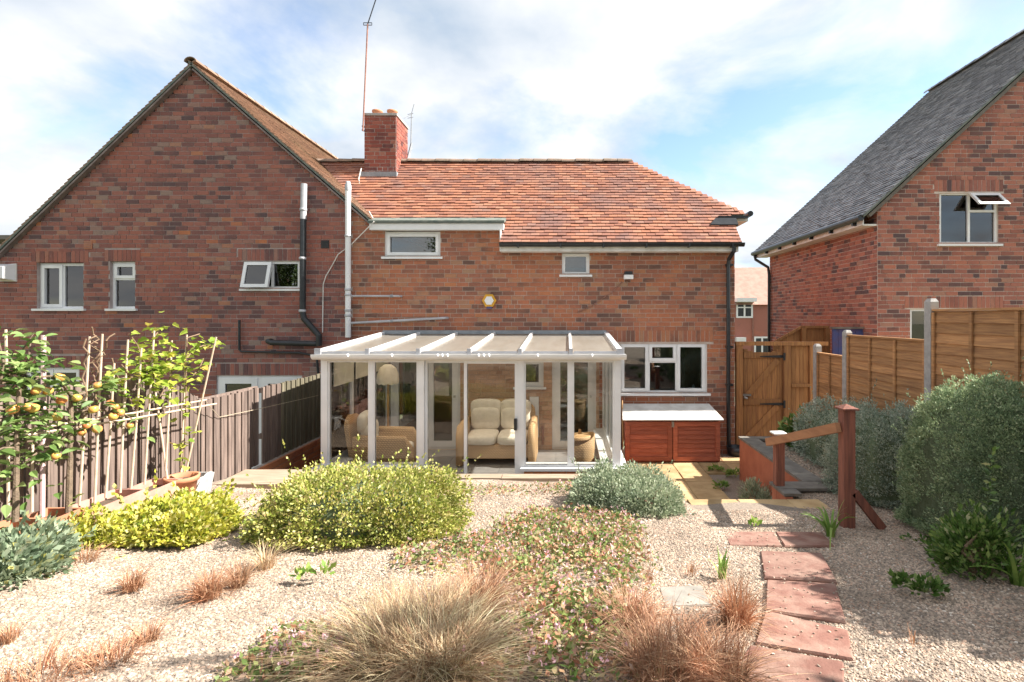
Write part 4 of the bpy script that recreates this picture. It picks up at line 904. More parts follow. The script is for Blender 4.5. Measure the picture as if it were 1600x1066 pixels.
for i in (0, 1, 4, 5):                                # fixed lights
    x0 = bx[i] + (0.09 if i == 0 else 0.0225 if i != 4 else 0.0425); x1 = bx[i+1] - (0.09 if i == 5 else 0.0225 if i != 1 else 0.0425)
    mb = MB(); ring(mb, x0, x1, ZS, ZH, YC - 0.03, YC + 0.03, 0.024); f = mb.build('window', M['upvc'], con)
    MB().box(x0 + 0.02, x1 - 0.02, YC - 0.004, YC + 0.004, ZS + 0.02, ZH - 0.02).build('pane', M['cglass'], f)
xm = fx(728) * 0 + (728 - VPU) * YC / F               # sliding door leaves
for k, (x0, x1, yy) in enumerate(((bx[2] + 0.043, xm + 0.02, YC + 0.028), (xm - 0.02, bx[4] - 0.043, YC - 0.024))):
    mb = MB(); ring(mb, x0, x1, 0.0, ZH, yy - 0.02, yy + 0.02, 0.042 if k else 0.036); d = mb.build('sliding_door', M['upvc'], con)
    MB().box(x0 + 0.03, x1 - 0.03, yy - 0.004, yy + 0.004, 0.04, ZH - 0.04).build('pane', M['cglass'], d)
    if k: MB().box(x1 - 0.05, x1 - 0.01, yy - 0.065, yy - 0.021, 0.92, 1.08).build('handle', M['black'], d)
MB().box(bx[2] + 0.056, bx[4] - 0.056, YC - 0.06, YC + 0.06, -0.011, -0.001).build('door_track', M['upvc'], con)
for sx_, X in ((-1, CX0 + 0.05), (1, CX1 - 0.05)):      # glazed ends
    for j, y in enumerate((YC + 0.82, YC + 1.62, YW - 0.04)):
        zt_ = ZE + (ZR - ZE) * (y - YC) / (YW - YC) - 0.10
        MB().box(X - 0.035, X + 0.035, y - 0.035, y + 0.035, ZS, zt_).build('mullion', M['upvc'], con)
    ys = [YC + 0.05, YC + 0.785, YC + 0.855, YC + 1.585, YC + 1.655, YW - 0.075]
    for j in range(3):
        y0, y1 = ys[2*j], ys[2*j+1]; z0t = ZE - 0.10 + (ZR - ZE) * (y0 - YC) / (YW - YC); z1t = ZE - 0.10 + (ZR - ZE) * (y1 - YC) / (YW - YC)
        f = MB().beam((X, y0, ZS + 0.03), (X, y1, ZS + 0.03), 0.05, 0.058).build('window', M['upvc'], con)
        MB().prism([(X - 0.003, y0, ZS + 0.06), (X - 0.003, y1, ZS + 0.06), (X - 0.003, y1, z1t), (X - 0.003, y0, z0t)], (0.006, 0, 0)).build('pane', M['cglass'], f)
    MB().beam((X, YC + 0.056, ZE - 0.06), (X, YW - 0.003, ZR - 0.06), 0.08, 0.08).build('end_rail', M['upvc'], con)
# roof
YG = YC - 0.16; sl_ = (ZR - ZE) / (YW - YC)
ry = lambda y: ZE + 0.03 + (y - YC) * sl_
for i in range(7):
    X = bx[i] + (0.02 if i == 0 else -0.02 if i == 6 else 0); w = 0.075 if i in (0, 6) else 0.042
    rb = MB().beam((X, YG, ry(YG) + 0.021), (X, YW - 0.06, ry(YW - 0.06) + 0.021), w, 0.04).build('rafter', M['upvc'], con)
    MB().box(X - w/2 - 0.006, X + w/2 + 0.006, YG - 0.03, YG - 0.001, ry(YG) - 0.02, ry(YG) + 0.06).build('end_cap', M['grey_pvc'], rb)
for i in range(6):
    x0, x1 = bx[i] + 0.02, bx[i+1] - 0.02
    pn = MB().add([(x0, YG + 0.01, ry(YG)), (x1, YG + 0.01, ry(YG)), (x1, YW - 0.05, ry(YW - 0.05)), (x0, YW - 0.05, ry(YW - 0.05))], [(0, 1, 2, 3)]).build('roof_panel', M['poly'], con)
    MB().box(x0 + 0.015, x1 - 0.015, YG - 0.01, YG + 0.009, ry(YG) - 0.012, ry(YG) + 0.022).build('closer', M['grey_pvc'], pn)
gx = MB()
vs = []; n = 8
for x in (CX0 - 0.05, CX1 + 0.06):
    for k in range(n + 1):
        t = math.pi + math.pi * k / n; vs.append((x, YG - 0.02 + 0.065 * math.cos(t), ZE + 0.0 + 0.075 * math.sin(t)))
    for k in range(n + 1):
        t = 2 * math.pi - math.pi * k / n; vs.append((x, YG - 0.02 + 0.055 * math.cos(t), ZE + 0.0 + 0.065 * math.sin(t)))
m2 = 2 * (n + 1)
gx.add(vs, [(k, (k + 1) % m2, m2 + (k + 1) % m2, m2 + k) for k in range(m2)] + [tuple(range(m2)), tuple(range(m2, 2*m2))[::-1]])
gu = gx.build('gutter', M['upvc'], con)
for u in (547, 615, 686, 693, 701, 749, 757, 765, 840, 924): 
    x = (u - VPU) * YG / F; MB().lathe([(0.016, -0.02), (0.02, 0), (0.016, 0.02)], (x, YG - 0.085, ZE - 0.01), 8, True).build('gutter_clip', M['upvc'], gu, True)
MB().box(CX0 + 0.02, CX1 - 0.02, YW - 0.14, YW - 0.002, ZR + 0.028, ZR + 0.095).build('wall_flashing', M['lead'], con)
# blinds on the left end
bl = thing('roller_blind', (CX0 + 0.12, 8, 1.5), 'cream fabric blinds half lowered on the left conservatory windows', 'blind')
for y0, y1, zb in ((YC + 0.10, YC + 0.78, 1.50), (YC + 0.87, YC + 1.57, 1.52), (YC + 1.67, YW - 0.1, 1.54)): MB().box(CX0 + 0.11, CX0 + 0.118, y0, y1, zb, ZE - 0.05).build('blind_panel', M['blind'], bl)
# furniture
def wicker_chair(name, c, w, label, cat, yaw, seats):
    t = thing(name, c, label, cat); ca, sa = math.cos(yaw), math.sin(yaw); c = Vector(c)
    def T(p): return c + Vector((p[0] * ca - p[1] * sa, p[0] * sa + p[1] * ca, p[2]))
    def put(mb, nm, mat, smooth=True):
        mb.v = [T(p) for p in mb.v]; return mb.build(nm, mat, t, smooth)
    hw = w / 2                                        # faces -Y locally
    put(MB().pillow((0, 0.02, 0.22), (hw - 0.08, 0.36, 0.13), 0.25, 24, 12), 'seat_base', M['wicker'])
    for s in (-1, 1):
        mb = MB(); x0, x1 = s * (hw - 0.12), s * hw
        prof = [(-0.40, 0.03), (-0.40, 0.56), (-0.36, 0.62), (-0.1, 0.63), (0.25, 0.64), (0.38, 0.70), (0.40, 0.03)]
        mb.prism([(x0, y, z) for y, z in prof], (x1 - x0, 0, 0)); put(mb, 'arm', M['wicker'], False)
        put(MB().tube([(s * (hw - 0.06), -0.42, 0.03), (s * (hw - 0.06), -0.43, 0.50), (s * (hw - 0.06), -0.36, 0.63), (s * (hw - 0.06), 0.30, 0.66)], 0.062, 12), 'arm_roll', M['wicker'])
        for y in (-0.36, 0.34): put(MB().tube([(s * (hw - 0.08), y, 0), (s * (hw - 0.08), y, 0.1)], 0.03, 8), 'leg', M['wicker'])
    pts = []; n = 16
    for i in range(n + 1):
        a = math.pi * i / n; pts.append((-(hw - 0.05) * math.cos(a), 0.72 + 0.26 * math.sin(a) ** 0.6))
    outl = [(-(hw - 0.05), 0.1)] + pts + [((hw - 0.05), 0.1)]
    mb = MB(); vs = [(x, 0.32 + 0.16 * (z / 0.98), z) for x, z in outl]; mb.prism(vs, (0, 0.06, 0)); put(mb, 'backrest', M['wicker'], False)
    cwid = (w - 0.26) / seats
    for i in range(seats):
        xc = -(w - 0.26) / 2 + cwid * (i + 0.5)
        put(MB().pillow((xc, -0.08, 0.42), (cwid / 2 - 0.004, 0.34, 0.085), 0.42), 'seat_cushion', M['cushion'])
        put(MB().pillow((xc, 0.235, 0.68), (cwid / 2 + 0.0, 0.10, 0.20), 0.5), 'back_cushion', M['cushion'])
        put(MB().pillow((xc, 0.29, 0.86), (cwid / 2 + 0.02, 0.09, 0.16), 0.6), 'head_cushion', M['cushion'])
    return t
wicker_chair('wicker_sofa', (-1.18, 8.95, 0), 1.32, 'two seat wicker sofa with cream cushions against the back wall', 'sofa', 0, 2)
wicker_chair('wicker_armchair', (-2.85, 8.05, 0), 0.80, 'single wicker armchair with cream cushions facing right', 'armchair', math.pi / 2 + 0.12, 1)
lp = thing('floor_lamp', (-3.02, 8.75, 0), 'standard lamp with scalloped cream shade behind the armchair', 'lamp')
lx, ly = (606 - VPU) * 8.75 / F, 8.75; lp.location = (lx, ly, 0)
MB().lathe([(0.15, 0), (0.15, 0.025), (0.05, 0.05), (0.02, 0.07), (0.016, 0.6), (0.024, 0.63), (0.016, 0.66), (0.015, 1.4)], (lx, ly, 0), 14).build('stand', M['pine'], lp, True)
mb = MB(); prof = [(0.17, 1.37), (0.175, 1.42), (0.165, 1.52), (0.12, 1.63), (0.06, 1.68), (0.03, 1.69)]; n = 48; vs = []
for r, z in prof:
    for k in range(n):
        t = 2 * math.pi * k / n; rr = r * (1 + 0.06 * abs(math.sin(t * 5))); vs.append((lx + rr * math.cos(t), ly + rr * math.sin(t), z - (0.02 * abs(math.sin(t * 5)) if z < 1.4 else 0)))
mb.add(vs, [(i*n + k, i*n + (k+1) % n, (i+1)*n + (k+1) % n, (i+1)*n + k) for i in range(len(prof) - 1) for k in range(n)]); mb.build('lamp_shade', M['shade'], lp, True)
bk = thing('wicker_basket', (0.30, 7.95, 0), 'tall round wicker basket with lid in the right conservatory corner', 'basket')
bxc, byc = (909 - VPU) * 7.95 / F, 7.95; bk.location = (bxc, byc, 0)
mb = MB(); n = 32; vs = []; prof = [(0.17, 0.0), (0.185, 0.2), (0.20, 0.45), (0.205, 0.60), (0.19, 0.60), (0.18, 0.4)]
for r, z in prof:
    for k in range(n):
        t = 2 * math.pi * k / n; vs.append((bxc + r * math.cos(t), byc + r * math.sin(t), z + (0.09 * math.cos(t - 0.4) * (z > 0.5))))
mb.add(vs, [(i*n + k, i*n + (k+1) % n, (i+1)*n + (k+1) % n, (i+1)*n + k) for i in range(len(prof) - 1) for k in range(n)]); mb.build('body', M['wicker'], bk, True)
lid = MB().lathe([(0.19, 0), (0.20, 0.02), (0.17, 0.05), (0.05, 0.07), (0.04, 0.07)], (bxc - 0.03, byc + 0.06, 0.60), 24, True).build('lid', M['wicker'], bk, True)
MB().tube([(bxc - 0.03, byc + 0.06, 0.66), (bxc - 0.03, byc + 0.06, 0.74)], [0.03, 0.02], 10).build('lid_knob', M['pine'], bk)
rd_ = thing('radiator', ((836 - VPU) / 83, 9.56, 0.5), 'narrow white panel heater on the conservatory back wall beside the sofa', 'radiator')
MB().box((828 - VPU) / 83, (842 - VPU) / 83, 9.55, 9.62, 0.25, 1.0).build('panel', M['upvc'], rd_)
MB().tube([((848 - VPU) / 83, 9.6, 0.1), ((848 - VPU) / 83, 9.6, 0.45)], 0.02, 8).build('pipe', M['rust'], rd_)

# ================================================================== STORE BOX, GATE, FENCES
sb = thing('storage_chest', (1.85, 9.2, -0.05), 'low red wooden garden store with white sloping lid under the kitchen window', 'store')
s0, s1, yf, zb, zf = (977 - VPU) * 8.92 / F, (1125 - VPU) * 8.92 / F, 8.92, -0.04, 0.70
MB().box(s0, s1, yf + 0.03, 9.55, zb, zf - 0.02).build('carcass', M['red_wood'], sb)
xm_ = (s0 + s1) / 2
for a, b in ((s0, xm_ - 0.008), (xm_ + 0.008, s1)):
    mb = MB(); ring(mb, a, b, zb + 0.03, zf - 0.03, yf - 0.012, yf + 0.03, 0.075); d = mb.build('door', M['red_wood'], sb)
    nb = 7; h = (zf - 0.03 - zb - 0.03 - 0.13) / nb
    for i in range(nb):
        z0 = zb + 0.095 + i * h
        MB().add([(a + 0.07, yf + 0.004, z0), (b - 0.07, yf + 0.004, z0), (b - 0.07, yf + 0.022, z0 + h * 1.02), (a + 0.07, yf + 0.022, z0 + h * 1.02), (a + 0.07, yf + 0.035, z0), (b - 0.07, yf + 0.035, z0), (b - 0.07, yf + 0.035, z0 + h * 1.02), (a + 0.07, yf + 0.035, z0 + h * 1.02)],
                 [(0,1,2,3),(7,6,5,4),(0,4,5,1),(1,5,6,2),(2,6,7,3),(3,7,4,0)]).build('board', M['red_wood'], d)
MB().prism([(s0 - 0.05, yf - 0.06, zf), (s1 + 0.05, yf - 0.06, zf), (s1 - 0.0, 9.60, zf + 0.15), (s0 + 0.02, 9.60, zf + 0.15)], (0, 0, 0.02)).build('lid', M['white_paint'], sb)
MB().box(xm_ - 0.02, xm_ + 0.02, yf - 0.03, yf - 0.0125, zf - 0.12, zf - 0.02).build('turn_button', M['steel'], sb)
tl = thing('garden_tool', (1.0, 9.1, 0), 'wooden handled garden tool leaning between conservatory and red store', 'tool')
MB().tube([W(974, 715, 9.0), W(972, 626, 9.4)], 0.016, 8).build('handle', M['pine'], tl)
MB().beam(W(970, 716, 9.0), W(977, 700, 9.0), 0.10, 0.012, (0, 1, 0)).build('blade', M['lead'], tl)

YGt = 9.70; gp = lambda u, v: W(u, v, YGt)
gt_ = thing('garden_gate', (3.7, YGt, -0.05), 'orange brown ledged and braced wooden gate at the side passage', 'gate')
zb_ = -0.04
for u in (1154.5, 1229): 
    x = gp(u, 0).x; MB().box(x - 0.06, x + 0.06, YGt - 0.05, YGt + 0.05, zb_, gp(0, 540).z).build('post', M['gate_wood'], gt_)
x = gp(1268, 0).x; MB().box(x - 0.05, x + 0.05, YGt - 0.05, YGt + 0.05, zb_, gp(0, 537).z).build('post', M['gate_wood'], gt_)
MB().box(gp(1149, 0).x, gp(1292, 0).x, YGt - 0.06, YGt + 0.06, gp(0, 540).z + 0.002, gp(0, 534).z).build('head_rail', M['gate_wood'], gt_)
ga, gb = gp(1161, 0).x, gp(1221, 0).x; nb = 8; w = (gb - ga) / nb; gtop = gp(0, 552).z
for i in range(nb):
    t = (i + 0.5) / nb; MB().box(ga + i*w + 0.002, ga + (i+1)*w - 0.002, YGt, YGt + 0.02, zb_ + 0.05, gtop + 0.10 * 4 * (t - 0.5) ** 2).build('board', M['gate_wood'], gt_)
for v in (555, 628, 690): MB().box(ga + 0.01, gb - 0.005, YGt - 0.024, YGt - 0.001, gp(0, v).z - 0.055, gp(0, v).z + 0.055).build('ledge', M['gate_wood'], gt_)
for v0, v1 in ((618, 562), (684, 634)): MB().beam(Vector((ga + 0.08, YGt - 0.013, gp(0, v0).z)), Vector((gb - 0.08, YGt - 0.013, gp(0, v1).z)), 0.022, 0.11, (0, 0, 1)).build('brace', M['gate_wood'], gt_)
for v in (557, 631):
    z = gp(0, v).z
    MB().prism([(gb - 0.42, YGt - 0.028, z - 0.008), (gb + 0.03, YGt - 0.028, z - 0.028), (gb + 0.03, YGt - 0.028, z + 0.028), (gb - 0.42, YGt - 0.028, z + 0.008)], (0, -0.008, 0)).box(gb + 0.012, gb + 0.05, YGt - 0.066, YGt - 0.05, z - 0.07, z + 0.07).build('hinge', M['black_iron'], gt_)
mb = MB().box(ga - 0.05, ga + 0.14, YGt - 0.04, YGt - 0.025, gp(0, 617).z - 0.02, gp(0, 617).z + 0.02); mb.tube([(ga + 0.0, YGt - 0.06, gp(0, 620).z), (ga + 0.06, YGt - 0.06, gp(0, 622).z)], 0.02, 8); mb.build('latch', M['steel'], gt_)
fa, fb = gp(1236, 0).x, gp(1263, 0).x
for i in range(4): MB().box(fa + (fb - fa) * i / 4 + 0.002, fa + (fb - fa) * (i + 1) / 4 - 0.002, YGt + 0.0, YGt + 0.02, zb_, gp(0, 541).z).build('board', M['cedar'], gt_)
for v in (602, 668): MB().box(fa - 0.01, fb + 0.01, YGt - 0.05, YGt - 0.001, gp(0, v).z - 0.03, gp(0, v).z + 0.03).build('rail', M['gate_wood'], gt_)
# lean-to screen and blue door behind
sc = thing('side_screen', (4.7, 10.6, 0), 'brown boarded screen with sloping top behind the gate', 'screen')
q = lambda u, v: W(u, v, 10.7)
for i in range(8):
    u0 = 1208 + i * 10.5; u1 = u0 + 10.2; vt = 536 - 24 * min(1, max(0, (u0 + 5 - 1208) / 42)) 
    MB().box(q(u0, 0).x, q(u1, 0).x, 10.7, 10.72, -0.09, q(0, vt).z).build('board', M['cedar'], sc)
MB().beam(q(1208, 535) + Vector((0, -0.03, 0)), q(1251, 511) + Vector((0, -0.03, 0)), 0.05, 0.05).build('rail', M['gate_wood'], sc)
MB().beam(q(1251, 511) + Vector((0, -0.03, 0)), q(1294, 511) + Vector((0, -0.03, 0)), 0.05, 0.05).build('rail', M['gate_wood'], sc)
for u in (1253, 1290): MB().box(q(u, 0).x - 0.045, q(u, 0).x + 0.045, 10.60, 10.695, -0.09, q(0, 513).z).build('post', M['cedar'], sc)
bd = thing('blue_door', (5.4, 10.5, 0), 'peeling dark blue boarded door behind the fence panels', 'door')
q = lambda u, v: W(u, v, 10.0)
for i in range(6):
    u0 = 1301 + i * 9; MB().box(q(u0, 0).x, q(u0 + 8.6, 0).x, 10.0, 10.03, -0.09, q(0, 514).z).build('board', M['blue_paint'], bd)
MB().box(q(1299, 0).x, q(1356, 0).x, 9.96, 10.05, q(0, 514).z + 0.001, q(0, 511).z).build('head_rail', M['coping'], bd)

XFN = 4.42
def conc_post(y, ztop, label):
    t = thing('fence_post', (XFN, y, 0.4), label, 'post', 'concrete fence posts')
    mb = MB().box(XFN - 0.05, XFN + 0.05, y - 0.055, y + 0.055, -0.3, ztop - 0.04)
    mb.add([(XFN - 0.05, y - 0.055, ztop - 0.04), (XFN + 0.05, y - 0.055, ztop - 0.04), (XFN + 0.05, y + 0.055, ztop - 0.04), (XFN - 0.05, y + 0.055, ztop - 0.04), (XFN - 0.03, y - 0.035, ztop), (XFN + 0.03, y - 0.035, ztop), (XFN + 0.03, y + 0.035, ztop), (XFN - 0.03, y + 0.035, ztop)], [(4,5,6,7),(0,1,5,4),(1,2,6,5),(2,3,7,6),(3,0,4,7)])
    mb.build('shaft', M['concrete'], t)
conc_post(9.02, 2.02, 'shortest concrete fence post next to the gate'); conc_post(8.06, 2.29, 'middle concrete fence post between small and wide lap panels'); conc_post(6.2, 2.72, 'tallest concrete fence post above the clipped bushes')
conc_post(4.33, 2.75, 'concrete fence post at the right picture edge behind the big bush')
def lap_panel(y0, y1, z0, z1, label, nb):
    t = thing('lap_fence', (XFN, (y0 + y1) / 2, z0), label, 'fence', 'orange lap fence panels')
    n = int((z1 - z0) / 0.115)
    for i in range(n):
        a = z0 + (z1 - z0) * i / n; b = a + (z1 - z0) / n * 1.12; j = random.uniform(-0.01, 0.01); j2 = random.uniform(-0.012, 0.012)
        MB().add([(XFN - 0.022, y0, a + j), (XFN - 0.022, y1, a + j2), (XFN - 0.006, y1, b), (XFN - 0.006, y0, b), (XFN - 0.012, y0, a + j), (XFN - 0.012, y1, a + j2), (XFN + 0.004, y1, b), (XFN + 0.004, y0, b)],
                 [(0,1,2,3),(7,6,5,4),(0,4,5,1),(1,5,6,2),(2,6,7,3),(3,7,4,0)]).build('slat', M['lap'], t)
    for i in range(nb):
        y = y0 + 0.02 + (y1 - y0 - 0.04) * i / (nb - 1); MB().box(XFN - 0.045, XFN - 0.0225, y - 0.02, y + 0.02, z0, z1).build('batten', M['lap'], t)
    MB().box(XFN - 0.04, XFN + 0.02, y0, y1, z1 + 0.016, z1 + 0.04).build('cap_rail', M['lap'], t)
lap_panel(8.12, 8.96, 0.55, 1.84, 'narrow low lap fence panel beside the gate', 3)
lap_panel(6.26, 8.0, 0.55, 2.18, 'wide lap fence panel between the two taller concrete posts', 4)
lap_panel(4.39, 6.14, 0.6, 2.55, 'highest lap fence panel above the big rounded bush', 4)

lap_panel(2.5, 4.27, 0.7, 2.95, 'nearest lap fence panel right of the picture', 4)
conc_post(2.44, 3.1, 'nearest concrete fence post right of the picture')

# left fence: weathered vertical boards
XL = -4.3
def left_fence(y0, y1, zb, ztf, label, mats, bw=0.068, gap=()):
    t = thing('board_fence', (XL, (y0 + y1) / 2, zb(y0)), label, 'fence', 'weathered left boundary fences')
    y = y0; i = 0
    while y < y1 - 0.02:
        y2 = min(y + bw, y1)
        if not any(a < (y + y2) / 2 < b for a, b in gap):
            j = random.uniform(-0.012, 0.012); pr = 0.008 * (i % 2) + random.uniform(0, 0.004)
            za, zb_2 = ztf(y) + j, ztf(y2) + j
            m = mats(y)
            MB().add([(XL - 0.015, y + 0.003, zb(y)), (XL + 0.004 + pr, y + 0.003, zb(y)), (XL + 0.004 + pr - 0.006, y2 - 0.003, zb(y)), (XL - 0.015, y2 - 0.003, zb(y)),
                      (XL - 0.015, y + 0.003, za), (XL + 0.004 + pr, y + 0.003, za), (XL + 0.004 + pr - 0.006, y2 - 0.003, zb_2), (XL - 0.015, y2 - 0.003, zb_2)],
                     [(0,3,2,1),(4,5,6,7),(0,1,5,4),(1,2,6,5),(2,3,7,6),(3,0,4,7)]).build('board', m, t)
        y = y2; i += 1
    for z in (0.35, 1.0): MB().box(XL - 0.06, XL - 0.016, y0, y1, zb(y0) + z, zb(y0) + z + 0.07).build('rail', M['old_board'], t)
    return t
left_fence(7.24, 9.55, lambda y: 0.42, lambda y: 1.50, 'weathered board fence stretch on brick base beside the conservatory', lambda y: M['old_board_moss'] if y > 7.7 else M['old_board'], gap=((7.84, 7.88),))
left_fence(6.02, 7.16, lambda y: 0.44 if y > 6.7 else 0.46, lambda y: 1.51, 'weathered board fence stretch behind the flat plank', lambda y: M['old_board'])
left_fence(1.0, 6.0, lambda y: 0.5, lambda y: 1.90 - 0.38 * max(0, min(1, (y - 5.2) / 0.8)) ** 1.6, 'tall weathered board fence behind the apple tree and canes', lambda y: M['old_board'])
fb_ = thing('fence_base_wall', (XL, 7.5, -0.1), 'orange brick low wall under the left fence beside the conservatory', 'wall')
brick_wall(fb_, 'orange', 'y', -4.2, 1, lambda h: (6.0, 9.6), -0.09, 0.41, depth=0.12, wall_name='brickwork')
# handrail
hr = thing('stair_handrail', (2.6, 4.75, 0.55), 'red stained stair post with cap, brace and sloping handrail', 'handrail')
b = G(1323, 820); bx_, by_ = b.x, b.y; zc = CZ - (640 - VPV) * by_ / F
MB().box(bx_ - 0.05, bx_ + 0.05, by_ - 0.05, by_ + 0.05, b.z - 0.1, zc).build('tall_post', M['red_post'], hr)
def cap(mb, x, y, z, r, h): return mb.add([(x - r, y - r, z), (x + r, y - r, z), (x + r, y + r, z), (x - r, y + r, z), (x - r, y - r, z + 0.015), (x + r, y - r, z + 0.015), (x + r, y + r, z + 0.015), (x - r, y + r, z + 0.015), (x, y, z + h)], [(0,3,2,1),(0,1,5,4),(1,2,6,5),(2,3,7,6),(3,0,4,7),(4,5,8),(5,6,8),(6,7,8),(7,4,8)])
cap(MB(), bx_, by_, zc + 0.001, 0.072, 0.05).build('post_cap', M['red_post'], hr)
MB().beam((bx_ + 0.05, by_ - 0.02, b.z + 0.30), (bx_ + 0.30, by_ - 0.02, b.z - 0.02), 0.06, 0.07).build('brace', M['red_post'], hr)
sx2, sy2 = (1217 - VPU) * 5.82 / F, 5.82; zs2 = CZ - (678 - VPV) * 5.82 / F
MB().box(sx2 - 0.048, sx2 + 0.048, sy2 - 0.045, sy2 + 0.045, 0.588, zs2).build('short_post', M['red_post'], hr)
cap(MB(), sx2, sy2, zs2 + 0.001, 0.075, 0.035).build('post_cap', M['white_paint'], hr)
MB().beam(W(1310, 668, by_ - 0.02), W(1199, 691, 5.90), 0.045, 0.085).build('handrail', M['rail'], hr)

# ================================================================== PLANTS
def leaves(P, D, length, width, rng, droop=0.0):
    n = len(P); Dn = D / np.linalg.norm(D, axis=1, keepdims=True)
    rv = rng.normal(size=(n, 3)); S = np.cross(Dn, rv); S /= np.linalg.norm(S, axis=1, keepdims=True) + 1e-9
    Lh = (length * rng.uniform(0.65, 1.25, n))[:, None]; Wd = (width * rng.uniform(0.7, 1.2, n))[:, None]
    tip = P + Dn * Lh; tip[:, 2] -= droop * Lh[:, 0]
    mid = P + Dn * Lh * 0.5
    V = np.stack([P, mid + S * Wd * 0.5, tip, mid - S * Wd * 0.5], 1).reshape(-1, 3)
    Q = np.arange(4 * n).reshape(n, 4); return V, Q
def bush(name, c, r, n, ll, lw, mat, label, cat='shrub', group=None, seed=0, clumps=60, cr=0.22, flat=0.0, cut=None, up=0.3, stems=10, core=0.0, rlo=0.62, rhi=0.93):
    """c: centre of the base; r: radii; foliage in many small clumps over and through a half dome"""
    rng = np.random.default_rng(seed); c = np.array(c, float); r = np.array(r, float)
    t = thing(name, tuple(c), label, cat, group)
    if core:
        ii = np.arange(clumps) + 0.5; zf = -0.22 + 1.22 * ii / clumps; aa = math.pi * (3 - math.sqrt(5)) * ii; rr_ = np.sqrt(np.maximum(0, 1 - zf ** 2))
        d = np.stack([rr_ * np.cos(aa), rr_ * np.sin(aa), zf], 1) + rng.normal(0, 0.035, (clumps, 3))
    else: d = rng.normal(size=(clumps, 3)); d[:, 2] = np.abs(d[:, 2]) * 0.9 - 0.12
    d /= np.linalg.norm(d, axis=1, keepdims=True)
    rad = rng.uniform(rlo, rhi, clumps)[:, None]; rad *= 1 + 0.07 * np.sin(3 * np.arctan2(d[:, 1], d[:, 0]) + seed)[:, None]
    dd = d.copy(); dd[:, :2] = np.sign(dd[:, :2]) * np.abs(dd[:, :2]) ** (1 - flat); dd[:, 2] = np.sign(dd[:, 2]) * np.abs(dd[:, 2]) ** (1 - flat)
    C = c + dd * r * rad + np.array([0, 0, r[2] * 0.06])
    k = rng.integers(0, clumps, n)
    off = rng.normal(size=(n, 3)); off /= np.linalg.norm(off, axis=1, keepdims=True); off *= (rng.uniform(0.25, 1, n) ** 0.5)[:, None] * cr * rng.uniform(0.7, 1.3, clumps)[k][:, None]
    P = C[k] + off
    gz = np.array([zt(x, y) for x, y in P[:, :2]]) if c[2] > 0.3 else np.full(n, c[2]); P[:, 2] = np.maximum(P[:, 2], np.maximum(gz, c[2] - 0.05) + 0.01 + 0.05 * rng.random(n))
    out = (P - (c + [0, 0, r[2] * 0.2])) / r; out /= np.linalg.norm(out, axis=1, keepdims=True) + 1e-9
    D = out * 0.7 + off / cr * 0.5 + rng.normal(size=(n, 3)) * 0.45 + [0, 0, up]
    if core:
        ns = int(clumps * 0.28); js = rng.integers(0, clumps, ns); od = (C[js] - c) / r; od /= np.linalg.norm(od, axis=1, keepdims=True); od = od + rng.normal(0, 0.35, (ns, 3)) + [0, 0, 0.45]
        ts = rng.random((ns, 9, 1)) * rng.uniform(0.6, 1.5, (ns, 1, 1)); sh = C[js][:, None, :] + od[:, None, :] * (cr * 0.7 + ts * cr * 1.1)
        sh = sh.reshape(-1, 3); ok = sh[:, 2] > c[2] + 0.04; sh = sh[ok]; P = np.concatenate([P, sh]); D = np.concatenate([D, (np.repeat(od, 9, 0) + rng.normal(0, 0.6, (ns * 9, 3)))[ok]])
    V, Q = leaves(P, D, ll, lw, rng)
    add_np('foliage', V, Q, mat, t)
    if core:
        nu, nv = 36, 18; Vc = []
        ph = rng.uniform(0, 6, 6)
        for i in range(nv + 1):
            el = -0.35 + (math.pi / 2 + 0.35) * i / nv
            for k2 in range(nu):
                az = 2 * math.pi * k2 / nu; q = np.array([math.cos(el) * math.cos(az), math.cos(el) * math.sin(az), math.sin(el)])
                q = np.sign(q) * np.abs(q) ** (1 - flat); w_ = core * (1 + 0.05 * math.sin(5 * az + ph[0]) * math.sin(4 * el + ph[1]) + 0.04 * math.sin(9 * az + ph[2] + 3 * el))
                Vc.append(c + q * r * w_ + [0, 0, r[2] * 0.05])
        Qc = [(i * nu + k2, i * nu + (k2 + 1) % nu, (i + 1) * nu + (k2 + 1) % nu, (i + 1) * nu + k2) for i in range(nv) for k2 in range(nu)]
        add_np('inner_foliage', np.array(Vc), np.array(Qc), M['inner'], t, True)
    mb = MB()
    for i in range(stems):
        j = rng.integers(0, clumps); p0 = Vector(c) + Vector((rng.normal() * 0.06, rng.normal() * 0.06, -0.03)); p2 = Vector(C[j]); p1 = (p0 + p2) / 2 + Vector((rng.normal() * 0.05, rng.normal() * 0.05, 0.06))
        mb.tube([p0, p1, p2], [0.016, 0.011, 0.004], 6, False)
    if stems: mb.build('branches', M['twig'], t)
    return t
def on(u, v, dz=0.0): p = G(u, v); return (p.x, p.y, p.z + dz)
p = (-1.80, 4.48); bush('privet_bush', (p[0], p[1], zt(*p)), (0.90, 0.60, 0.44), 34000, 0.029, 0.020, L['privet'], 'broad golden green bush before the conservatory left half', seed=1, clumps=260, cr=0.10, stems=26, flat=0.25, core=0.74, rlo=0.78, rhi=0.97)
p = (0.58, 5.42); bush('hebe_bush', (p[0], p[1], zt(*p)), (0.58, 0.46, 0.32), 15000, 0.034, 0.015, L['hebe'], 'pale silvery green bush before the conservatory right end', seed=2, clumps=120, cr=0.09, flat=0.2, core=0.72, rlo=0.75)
p = (0.78, 5.02); bush('hebe_bush', (p[0], p[1], zt(*p)), (0.38, 0.28, 0.24), 7000, 0.034, 0.015, L['hebe'], 'small pale silvery lobe of bush nearest the stepping stones', seed=12, clumps=60, cr=0.08, flat=0.2, core=0.7, rlo=0.75)
